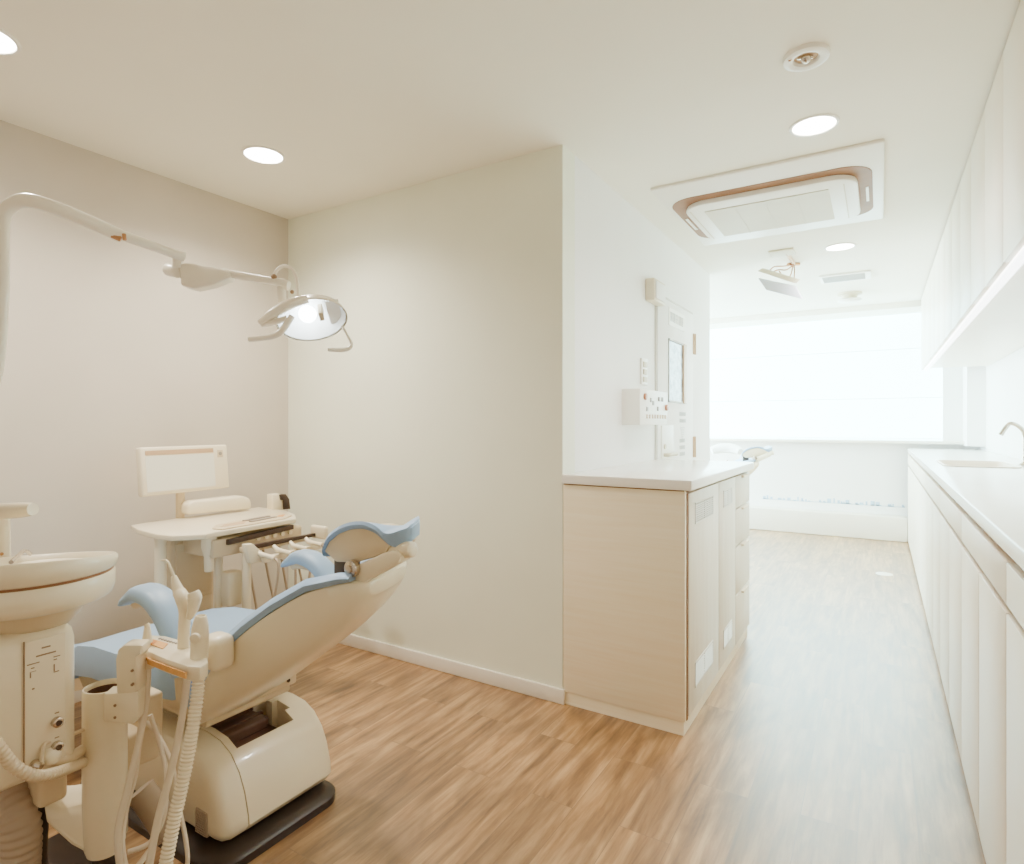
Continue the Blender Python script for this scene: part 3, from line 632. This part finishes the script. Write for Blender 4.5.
for k in range(4):
    f = (k+.5)/4
    a = V((-2.170,1.541,0.667)).lerp(V((-2.170,1.871,0.677)), f-.10); c_ = V((-2.100,1.510,0.649)).lerp(V((-2.100,1.833,0.666)), f+.06)
    side = ('nearest the white rack end', 'second from the white rack end', 'third from the white rack end', 'farthest from the white rack end')[k]
    hp_ = thing('dental_handpiece', 'slim cream handpiece in the cart rack, '+side, 'dental instrument', tuple(a), 'handpieces in the cart rack')
    b = B(); tube(b, [a+V((-.02, .0, .015)), a, a.lerp(c_, .5), c_], [.007, .011, .0095, .0115], 14); obj('handle', b, 'plastic', hp_, 60)
    b = B(); q = V((-.02+.012*k, .03*(1 if k % 2 else -1), 0)); low = .28+.05*(k % 2)
    tube(b, [c_, c_+V((.022, 0, -.03)), c_+V((.014, 0, -.15))+q*.3, V((c_.x-.03, c_.y, low+.06))+q, V((c_.x-.09, c_.y+.01, low))+q, V((c_.x-.14, c_.y+.02, low+.10)), (-2.26, c_.y-.02, .66)], .0052, 10); obj('hose', b, 'hose_d', hp_)
# objects on the cart
b = B(); p0 = V((-2.680,1.704,0.775)); prism(b, [(-2.660,1.533,0.789), (-2.660,1.533,0.839), (-2.660,1.556,0.850), (-2.660,1.806,0.849), (-2.660,1.845,0.833), (-2.660,1.856,0.812), (-2.660,1.856,0.777)], (-.07, 0, 0), .014, 3); 
t = bmesh.new(); 
tag(obj('glove_case', b, 'plastic', None, 50), 'long rounded cream case lying on the tray table', 'case')
dsp = thing('dispenser', 'small cream holder with a dark brown front on the far end of the tray table', 'dispenser', (-2.620,1.994,0.748))
b = B(); prism(b, [(-2.600,1.932,0.765), (-2.600,1.932,0.845), (-2.600,1.973,0.846), (-2.600,2.003,0.825), (-2.600,2.009,0.761)], (-.05, 0, 0), .004); obj('case', b, 'plastic', dsp)
b = B(); prism(b, [(-2.592,1.973,0.814), (-2.592,1.967,0.842), (-2.592,2.003,0.841), (-2.592,2.024,0.813), (-2.592,2.031,0.761), (-2.592,1.991,0.763), (-2.592,1.988,0.812)], (-.05, .0, 0), .002); obj('dark_front', b, 'dark', dsp)
b = B(); box(b, -2.66, -2.56, 1.915, 1.955, .70, .755, .004); obj('side_bracket', b, 'plastic', cart)

# ------------------------------------------------------------------ maple cabinet under the white side wall
CX1 = -.63; CYE = 3.60; CT = .985
cab = thing('storage_cabinet', 'pale wooden cabinet with louvred doors and drawers at the end of the plain wall', 'cabinet', (-.9, 2.95, 0))
boxobj('carcass', (XW+.003, CX1-.022, YC+.018, CYE, .05, CT-.05), 'maple', cab)
boxobj('side_panel', (XW+.003, CX1-.006, YC, YC+.018, .055, CT-.045), 'maple', cab, .001)
boxobj('plinth', (XW+.003, CX1-.012, YC+.004, CYE, 0, .055), 'maple', cab)
boxobj('top_strip', (XW+.003, CX1-.012, YC+.003, CYE, CT-.052, CT-.040), 'gap', cab)
def louvre(y0, y1, z0, z1, parent):
    bb = B(); x = CX1
    box(bb, x-.003, x+.003, y0, y1, z0, z0+.006); box(bb, x-.003, x+.003, y0, y1, z1-.006, z1); box(bb, x-.003, x+.003, y0, y0+.006, z0, z1); box(bb, x-.003, x+.003, y1-.006, y1, z0, z1); box(bb, x-.003, x+.003, (y0+y1)/2-.003, (y0+y1)/2+.003, z0, z1)
    n = 8
    for k in range(n):
        zz = z0+.008+(z1-z0-.016)*(k+.5)/n; obox(bb, (x, (y0+y1)/2, zz), .008, y1-y0-.01, .003, (0, math.radians(35), 0))
    box(bb, x-.002, x, y0, y1, z0, z1)
    return obj('louvre_vent', bb, 'ac', parent)
for y0, y1, first in ((2.335, 2.835, True), (2.842, 3.21, False)):
    d = boxobj('door', (CX1-.020, CX1, y0, y1, .065, CT-.055), 'maple_v', cab, .0015)
    if first: louvre(2.42, 2.72, .80, .885, d); louvre(2.42, 2.72, .145, .245, d)
    else: louvre(2.93, 3.12, .805, .885, d); louvre(2.93, 3.12, .135, .225, d)
for k, (z0, z1) in enumerate(((.765, .928), (.57, .758), (.32, .563), (.065, .313))):
    d = boxobj('drawer', (CX1-.020, CX1, 3.217, CYE-.003, z0, z1), 'maple_v', cab, .0015)
    b = B(); box(b, CX1-.002, CX1+.014, 3.36, 3.50, z1-.014, z1-.002, .003); obj('drawer_pull', b, 'maple', d)
boxobj('corner_post', (CX1-.022, CX1-.004, YC+.018, 2.333, .055, CT-.055), 'gap', cab)
b = B(); box(b, XW+.002, CX1+.022, YC-.012, CYE+.01, CT-.040, CT, .004); tag(obj('worktop', b, 'counter'), 'white worktop slab lying on the pale wooden cabinet', 'worktop')

# ------------------------------------------------------------------ side wall fittings
# X-ray room door
dr = bpy.data.objects.new('door_1', None); COL.objects.link(dr); dr.location = (XW, 3.94, 0); dr['kind'] = 'structure'; WLOC['door_1'] = V((XW, 3.94, 0))
boxobj('door_leaf', (XW-.01, XW+.016, 3.545, 4.345, .01, 1.985), 'wall_white', dr, .002)
b = B(); box(b, XW, XW+.010, 3.53, 3.541, 0, 2.0); box(b, XW, XW+.010, 4.35, 4.362, 0, 2.0); box(b, XW, XW+.010, 3.53, 4.362, 1.99, 2.002); obj('door_frame', b, mat('door_gap', (212, 206, 196), .6), dr)
b = B(); y0, y1, z0, z1 = 3.75, 4.14, 1.34, 1.745
box(b, XW+.014, XW+.026, y0, y1, z1-.012, z1); box(b, XW+.014, XW+.022, y0, y1, z0, z0+.012); box(b, XW+.014, XW+.022, y0, y0+.012, z0, z1)
wf = obj('window_frame', b, 'sign', dr)
boxobj('window_pane', (XW+.010, XW+.018, y0, y1-.06, z0, z1), 'pane', dr)
boxobj('window_jamb', (XW+.014, XW+.028, y1-.075, y1, z0, z1), 'tan', dr, .002)
for zc in (1.775, 1.035):
    b = B(); box(b, XW+.016, XW+.024, 4.335, 4.385, zc-.075, zc+.075, .002); cyl(b, (XW+.026, 4.36, zc-.075), (XW+.026, 4.36, zc+.075), .008, 12); obj('hinge', b, 'tan', dr)
boxobj('sign_plate', (XW+.0165, XW+.019, 3.76, 4.12, 1.83, 1.945), 'ac', dr)
b = B()
def stroke(y0, y1, z0, z1): box(b, XW+.0185, XW+.0205, y0, y1, z0, z1)
yy = 3.79
for gl in range(5):
    for s in [(0, .006, 0, .06), (.02, .026, .01, .06), (0, .04, .052, .058), (.034, .04, 0, .06), (0, .04, .026, .031), (0, .04, 0, .006)]:
        if random.random() < .72: stroke(yy+s[0], yy+s[1], 1.86+s[2], 1.86+s[3])
    yy += .062
for r_ in range(2):
    for k in range(5): stroke(4.0+k*.03, 4.018+k*.03, 1.255-r_*.045, 1.28-r_*.045)
for k in range(9): stroke(4.015+k*.006, 4.115-k*.006, 1.175-k*.012, 1.178-k*.012)
for r_ in range(3):
    for k in range(4): stroke(4.0+k*.032, 4.02+k*.032, .985+r_*.045, 1.01+r_*.045)
obj('sign_lettering', b, 'sign', dr)
b = B(); box(b, XW+.016, XW+.024, 3.60, 3.84, .99, 1.19, .002); ls = obj('lock_plate', b, 'ac', dr)
b = B(); tube(b, [(XW+.024, 3.64, 1.008), (XW+.05, 3.645, 1.008), (XW+.052, 3.70, 1.01), (XW+.05, 3.82, 1.008)], .011, 12); obj('lever_handle', b, 'grille', dr)
b = B(); cyl(b, (XW+.022, 3.65, 1.06), (XW+.032, 3.65, 1.06), .016); obj('lock_cylinder', b, 'grille', dr)
# control box
ic = thing('control_box', 'white wall box with small coloured buttons beside the door', 'control box', (XW, 3.2, 1.2))
boxobj('box_case', (XW-.002, XW+.10, 2.99, 3.46, 1.195, 1.385), 'ac', ic, .004)
b = B()
for y, z, r in ((3.06, 1.345, .018), (3.43, 1.295, .018)): cyl(b, (XW+.098, y, z), (XW+.112, y, z), r, 18, .003)
obj('knob', b, mat('brown_knob', (184, 120, 84), .4), ic)
b = B()
for y, z in ((3.10, 1.28), (3.16, 1.33), (3.20, 1.315), (3.30, 1.34), (3.36, 1.34), (3.28, 1.285)): box(b, XW+.099, XW+.104, y-.012, y+.012, z-.012, z+.012, .001)
obj('button', b, 'grey', ic)
b = B()
for k in range(8): box(b, XW+.099, XW+.104, 3.09+k*.045, 3.112+k*.045, 1.23, 1.252, .001)
obj('key', b, 'tan', ic)
b = B(); box(b, XW, XW+.012, 3.27, 3.37, 1.425, 1.575, .003); sw = obj('switch_plate', b, 'ac'); tag(sw, 'narrow white switch plate on the side wall above the control box', 'light switch')
for k in range(3):
    b = B(); box(b, XW+.011, XW+.018, 3.29, 3.35, 1.44+k*.043, 1.47+k*.043, .002); obj('rocker', b, 'grille', sw)
se = thing('wall_sensor', 'beige box fixed high on the side wall above the door edge', 'wall sensor', (XW, 3.43, 1.92))
boxobj('sensor_case', (XW, XW+.055, 3.36, 3.57, 1.915, 2.045), 'beige_box', se, .006)
boxobj('sensor_front', (XW+.054, XW+.062, 3.38, 3.55, 1.93, 2.03), 'wall_white', se, .002)

# ------------------------------------------------------------------ ceiling fittings
def downlight(x, y, r, label, energy, col):
    t = thing('downlight', label, 'ceiling light', (x, y, HC), 'recessed round downlights')
    bb = B(); lathe(bb, [(r+.014, HC), (r+.012, HC-.005), (r+.002, HC-.006), (r, HC-.003), (r, HC+.0)], (x, y, 0), seg=36, cap=False); obj('trim_ring', bb, 'ac', t)
    bb = B(); lathe(bb, [(r, HC-.002), (r*.6, HC-.004), (.001, HC-.0045)], (x, y, 0), seg=36, cap=False); obj('diffuser', bb, 'lamp_on', t)
    l = bpy.data.lights.new('downlight_lamp', 'SPOT'); l.energy = energy; l.color = col; l.spot_size = math.radians(150); l.spot_blend = 1.0; l.shadow_soft_size = .07
    lo = bpy.data.objects.new('downlight_lamp', l); COL.objects.link(lo); lo.parent = t; lo.location = (0, 0, -.03)
WARM = (1.0, .92, .78); NEUT = (1.0, .97, .93)
downlight(-2.34, 1.69, .079, 'round downlight above the cart corner of the treatment bay', 60, WARM)
downlight(-2.363, .718, .079, 'round downlight cut by the edge of the picture above the spittoon', 50, WARM)
downlight(-.225, 2.68, .078, 'round downlight in front of the ceiling air conditioner', 44, NEUT)
downlight(-.23, 4.61, .082, 'round downlight beyond the ceiling air conditioner', 44, NEUT)
# emergency lamp
em = thing('emergency_light', 'white ring fitting with a clear brown centre in the ceiling', 'ceiling light', (-.205, 2.163, HC))
b = B(); lathe(b, [(.070, HC), (.068, HC-.012), (.055, HC-.016), (.040, HC-.012), (.036, HC-.004)], (-.205, 2.163, 0), seg=36, cap=False); obj('housing_ring', b, 'ac', em)
b = B(); lathe(b, [(.036, HC-.002), (.001, HC-.001)], (-.205, 2.163, 0), seg=30, cap=False); obj('recess', b, 'tan', em)
b = B(); ball(b, (-.205, 2.163, HC-.008), .016); cyl(b, (-.23, 2.155, HC-.004), (-.185, 2.165, HC-.008), .005, 8); obj('lens', b, 'metal', em)
b = B(); ball(b, (-.25, 2.135, HC-.012), .006); obj('pilot_light', b, 'brass', em)
# air conditioner
ac = thing('air_conditioner', 'white ceiling cassette air conditioner with brown air slots', 'air conditioner', (-.49, 3.5, HC))
b = B(); box(b, -.995, .018, 2.957, 4.06, HC-.016, HC, .006); obj('face_frame', b, 'ac', ac)
b = B(); loft(b, [rrect(-.50, 3.535, .94, .78, .13, HC-.019, 8), rrect(-.50, 3.535, .94, .78, .13, HC-.0165, 8)]); obj('air_slot', b, 'slot', ac)
b = B(); loft(b, [rrect(-.50, 3.55, .81, .67, .12, HC-.016, 8), rrect(-.50, 3.55, .82, .68, .12, HC-.036, 8), rrect(-.50, 3.55, .815, .675, .118, HC-.044, 8), rrect(-.50, 3.55, .78, .64, .10, HC-.048, 8)]); acp = obj('lower_panel', b, 'ac', ac, 50)
b = B(); box(b, -.81, -.215, 3.31, 3.80, HC-.052, HC-.047)
for k in range(1, 4): box(b, -.81+.149*k-.004, -.81+.149*k+.004, 3.31, 3.80, HC-.054, HC-.047)
obj('intake_grille', b, 'grille', acp)
b = B(); box(b, -.15, -.145, 3.28, 3.83, HC-.0495, HC-.047); box(b, -.88, -.875, 3.28, 3.83, HC-.0495, HC-.047); obj('panel_seam', b, 'grille', acp)
b = B(); box(b, -.060, -.048, 3.46, 3.68, HC-.022, HC-.018); box(b, -.955, -.94, 3.46, 3.68, HC-.022, HC-.018); obj('louvre_flap', b, 'ac', ac)
# hanging panel with brown loops
hm = thing('ceiling_panel', 'small tilted grey panel hanging from the ceiling on brown cables', 'hanging panel', (-.62, 4.55, HC))
b = B(); box(b, -.66, -.50, 4.46, 4.62, HC-.012, HC, .004); obj('ceiling_plate', b, 'grille', hm)
b = B(); prism(b, [(-0.761,4.639,2.313), (-0.730,4.658,2.335), (-0.502,4.681,2.231), (-0.526,4.666,2.202)], (.02, .03, 0), .003); obj('panel_bracket', b, 'grille', hm)
b = B(); prism(b, [(-0.752,4.621,2.257), (-0.510,4.641,2.174), (-0.460,4.589,2.067), (-0.691,4.576,2.155)], (.008, .02, .004), .002); obj('panel_face', b, 'panelgrey', hm)
b = B()
for pts in ([(-0.692,4.670,2.296), (-0.658,4.714,2.345), (-0.592,4.778,2.357), (-0.531,4.887,2.388)], [(-0.692,4.670,2.289), (-0.633,4.730,2.323), (-0.580,4.738,2.318), (-0.551,4.827,2.363)], [(-0.622,4.701,2.308), (-0.590,4.709,2.262), (-0.553,4.732,2.269), (-0.545,4.831,2.363)], [(-0.521,4.681,2.233), (-0.527,4.760,2.301), (-0.541,4.857,2.375)]): tube(b, pts, .0045, 8)
tube(b, [(-0.578,4.834,2.379), (-0.514,4.920,2.393)], .014, 8); cyl(b, (-0.543,4.879,2.388), (-.56, 4.56, HC), .012, 10)
obj('cable', b, 'brass', hm)
vt = thing('ceiling_vent', 'flat rectangular vent in the ceiling near the far window', 'ceiling vent', (-.25, 5.55, HC))
b = B(); box(b, -.42, -.06, 5.42, 5.70, HC-.014, HC, .003); obj('vent_frame', b, 'ac', vt)
b = B(); box(b, -.40, -.10, 5.45, 5.67, HC-.016, HC-.013)
for k in range(7): box(b, -.40, -.10, 5.46+k*.03, 5.468+k*.03, HC-.02, HC-.014)
obj('vent_slats', b, 'sign', vt)
sd = thing('smoke_detector', 'small white dome detector hanging from the ceiling near the far window', 'smoke detector', (-.235, 6.29, HC))
b = B(); lathe(b, [(.10, HC), (.10, HC-.015), (.07, HC-.02), (.05, HC-.05), (.065, HC-.06)], (-.235, 6.29, 0)); obj('detector_base', b, 'grille', sd)
b = B(); lathe(b, [(.09, HC-.058), (.10, HC-.065), (.085, HC-.08), (.03, HC-.088)], (-.235, 6.29, 0)); obj('detector_dome', b, 'ac', sd)

# ------------------------------------------------------------------ right-hand counter
RX = .24; WT = .953
ORD = ['first', 'second', 'third', 'fourth', 'fifth', 'sixth', 'seventh', 'eighth', 'ninth']
ys = [-.86, 0, .86, 1.717, 2.58, 3.44, 4.30, 5.16, 6.02, 6.88]
names = {2: 'nearest base unit of the right counter that shows, cut by the picture edge'}
for i in range(len(ys)-1):
    y0, y1 = ys[i], ys[i+1]; n = i-1
    if y1 < .5: continue
    if y0 < .2: lab = 'ivory base cabinet under the right counter, mostly outside the picture edge'
    else: lab = 'ivory base cabinet under the right counter, %s unit counting away from the picture edge' % ORD[n-1]
    u = thing('base_cabinet', lab, 'cabinet', (.54, (y0+y1)/2, 0), 'base cabinets under the right counter')
    boxobj('carcass', (RX+.02, XR-.002, y0+.001, y1-.001, .03, WT-(.17 if y0 < 4.62 < y1 else .04)), 'gap', u)
    boxobj('toe_kick', (RX+.012, RX+.05, y0+.001, y1-.001, 0, .03), 'toe', u)
    boxobj('drawer', (RX, RX+.02, y0+.004, y1-.004, 0.797, WT-.062), 'cab_white', u, .0015)
    ym = (y0+y1)/2
    for a, c_ in ((y0+.004, ym-.004), (ym+.004, y1-.004)): boxobj('door', (RX, RX+.02, a, c_, .032, .777), 'cab_white', u, .0015)
u = thing('base_cabinet', 'ivory base cabinet at the window end of the right counter', 'cabinet', (.54, 7.1, 0), 'base cabinets under the right counter')
boxobj('carcass', (RX+.02, XR-.002, 6.881, YB-.165, .03, WT-.04), 'gap', u); boxobj('drawer', (RX, RX+.02, 6.882, YB-.165, .795, WT-.052), 'cab_white', u, .0015); boxobj('door', (RX, RX+.02, 6.882, YB-.165, .032, .780), 'cab_white', u, .0015)
boxobj('toe_kick', (RX+.012, RX+.05, 6.881, YB-.165, 0, .03), 'toe', u)
b = B(); box(b, RX-.002, XR-.001, -.86, YB-.16, WT-.04, WT, .004); wt = obj('worktop', b, 'counter'); tag(wt, 'long white worktop with a sink along the right wall', 'worktop')
lz = WLOC[wt.name]
c = B(); loft(c, [[p-lz for p in rrect(.50, 4.62, .34, .62, .06, z)] for z in (WT-.2, WT+.1)]); cut(wt, c)
b = B(); loft(b, [rrect(.50, 4.62, .365, .645, .07, WT+.001), rrect(.50, 4.62, .365, .645, .07, WT+.006), rrect(.50, 4.62, .345, .625, .06, WT+.007), rrect(.50, 4.62, .335, .61, .06, WT-.01), rrect(.50, 4.62, .31, .58, .06, WT-.15), rrect(.50, 4.62, .28, .55, .05, WT-.155), rrect(.50, 4.62, .04, .04, .018, WT-.158)], cap=False)
tag(obj('sink', b, 'cab_white', None, 40), 'inset pale sink in the right worktop', 'sink')
fo = thing('floor_outlet', 'small round pale cover let into the floor near the far end of the corridor', 'floor outlet', (.03, 5.63, 0))
b = B(); lathe(b, [(.06, 0), (.058, .004), (.045, .006), (.001, .006)], (.03, 5.63, 0)); obj('cover', b, 'ac', fo)
b = B(); box(b, .015, .045, 5.62, 5.64, .0055, .008); obj('flap', b, 'ac', fo)
fa = thing('faucet', 'steel faucet with a bent spout at the back of the sink', 'faucet', (.74, 4.66, WT))
b = B(); lathe(b, [(.026, WT), (.026, WT+.01), (.015, WT+.02)], (.74, 4.66, 0)); obj('faucet_base', b, 'chrome', fa)
b = B(); tube(b, [(.74, 4.66, WT+.01), (.74, 4.66, 1.08), (.735, 4.66, 1.15), (0.708,4.660,1.188), (0.675,4.660,1.203), (0.652,4.660,1.182), (0.626,4.660,1.133)], [.013, .013, .012, .0115, .0115, .0125, .0135], 16); obj('spout', b, 'chrome', fa)
b = B(); tube(b, [(.745, 4.60, WT+.06), (.745, 4.55, WT+.075), (.74, 4.50, WT+.08)], .008, 10); tube(b, [(.742, 4.66, WT+.06), (.745, 4.60, WT+.06)], .011, 10); obj('lever', b, 'chrome', fa)
# upper cabinets
UX = .335; UZ = 1.715
ys = [-.74, .06, .86, 1.655, 2.45, 3.243, 4.04, 4.83, 5.63, 6.28]
ys[-1] = 6.90
cnt = 0
for i in range(len(ys)-1):
    y0, y1 = ys[i], ys[i+1]
    if y1 < 1.2: continue
    lab = 'ivory wall cabinet on the right, %s unit counting away from the picture edge' % ORD[cnt]
    if i == len(ys)-2: lab = 'wide ivory wall cabinet on the right, at the window end of its row'
    cnt += 1
    u = thing('wall_cabinet', lab, 'cabinet', (.6, (y0+y1)/2, UZ), 'wall cabinets above the right counter')
    boxobj('carcass', (UX+.02, XR-.002, y0+.001, y1-.001, UZ+.02, HC-.002), 'gap', u); boxobj('underside', (UX+.02, XR-.002, y0+.001, y1-.001, UZ+.014, UZ+.021), 'cab_white', u)
    ym = (y0+y1)/2
    for a, c_ in ((y0+.0025, ym-.002), (ym+.002, y1-.0025)): boxobj('door', (UX, UX+.02, a, c_, UZ, HC-.014), 'cab_white', u, .0015)
b = B(); box(b, UX+.022, UX+.05, .86, 6.88, UZ-.012, UZ+.014, .003); tag(obj('light_strip', b, 'led'), 'bright lighting strip under the wall cabinets on the right', 'strip light')
b = B(); box(b, UX+.004, UX+.018, .86, 6.9, HC-.013, HC-.001); struct('trim_3', b, 'gap')

# ------------------------------------------------------------------ far end of the room
ch2 = copy_tree(chair); ch2.location = chair.location + V((.10, 4.90, 0.03))
ch2['label'] = 'second dental chair beyond the cabinet, only its headrest end showing'
st = thing('operator_stool', 'white stool with a rounded backrest by the far window', 'stool', (-1.46, 6.83, 0))
b = B(); lathe(b, [(.20, .0), (.20, .02), (.05, .05), (.03, .08), (.03, .46)], (-1.46, 6.73, 0)); obj('stool_base', b, 'metal', st)
b = B(); lathe(b, [(.05, .46), (.17, .465), (.185, .49), (.18, .52), (.15, .53)], (-1.46, 6.73, 0)); obj('seat', b, 'wall_white', st, 60)
b = B(); tube(b, [(-1.46, 6.83, .48), (-1.46, 6.94, .55), (-1.46, 6.96, .80)], .015, 10); obj('back_post', b, 'metal', st)
b = B(); tube(b, [(-1.61, 6.90, .90), (-1.53, 6.94, .925), (-1.44, 6.95, .93), (-1.35, 6.93, .915), (-1.30, 6.89, .895)], [.04, .055, .055, .05, .035], 16); obj('backrest', b, 'wall_white', st, 60)
b = B()
box(b, -1.16, .20, YB-.002, YB, .336, .340)
x = -1.15
while x < .20:
    w_ = random.uniform(.012, .04); h_ = random.uniform(.02, .06); z = .335
    if random.random() < .8: box(b, x, x+w_, YB-.003, YB, z, z+h_, .001)
    if random.random() < .5: box(b, x, x+w_*1.5, YB-.003, YB, z, z+.012, .001)
    x += w_+random.uniform(.008, .03)
tag(obj('wall_lettering', b, 'decal'), 'row of pale blue markings along the low wall below the far window', 'wall lettering')

# ------------------------------------------------------------------ light, world, camera
def area(name, loc, rot, sx, sy, e, col, spread=180):
    l = bpy.data.lights.new(name, 'AREA'); l.shape = 'RECTANGLE'; l.size = sx; l.size_y = sy; l.energy = e; l.color = col; l.spread = math.radians(spread)
    o = bpy.data.objects.new(name, l); COL.objects.link(o); o.location = loc; o.rotation_euler = rot; return o
s = bpy.data.lights.new('operating_lamp_beam', 'SPOT'); s.energy = 10; s.color = (.9, .97, 1); s.spot_size = math.radians(100); s.spot_blend = .9; s.shadow_soft_size = .006
so = bpy.data.objects.new('operating_lamp_beam', s); COL.objects.link(so); so.location = LC + nz*.03; so.rotation_euler = nz.to_track_quat('-Z', 'Y').to_euler()
area('added_side_fill', (XFL+.05, 6.1, 1.5), (0, math.radians(-90), 0), 1.6, 2.0, 340, (.60, .87, 1.0))  # unseen cool fill lamp, added by the far-left wall to brighten the window end
wd = bpy.data.worlds.new('World'); bpy.context.scene.world = wd; wd.use_nodes = True
bg = wd.node_tree.nodes['Background']; bg.inputs['Color'].default_value = (1.0, .86, .63, 1); bg.inputs['Strength'].default_value = .38

cam = bpy.data.cameras.new('camera'); co = bpy.data.objects.new('camera', cam); COL.objects.link(co)
cam.sensor_fit = 'HORIZONTAL'; cam.sensor_width = 36; cam.lens = 36*598/1024; cam.shift_y = -8/1024; cam.clip_start = .02
co.location = (0, 0, 1.2); co.rotation_euler = (PI/2, 0, math.radians(31.6))
sc_ = bpy.context.scene; sc_.camera = co
sc_.view_settings.view_transform = 'AgX'
try: sc_.view_settings.look = 'AgX - Base Contrast'
except Exception: pass
sc_.view_settings.exposure = 1.15
sc_.cycles.max_bounces = 10; sc_.cycles.diffuse_bounces = 6
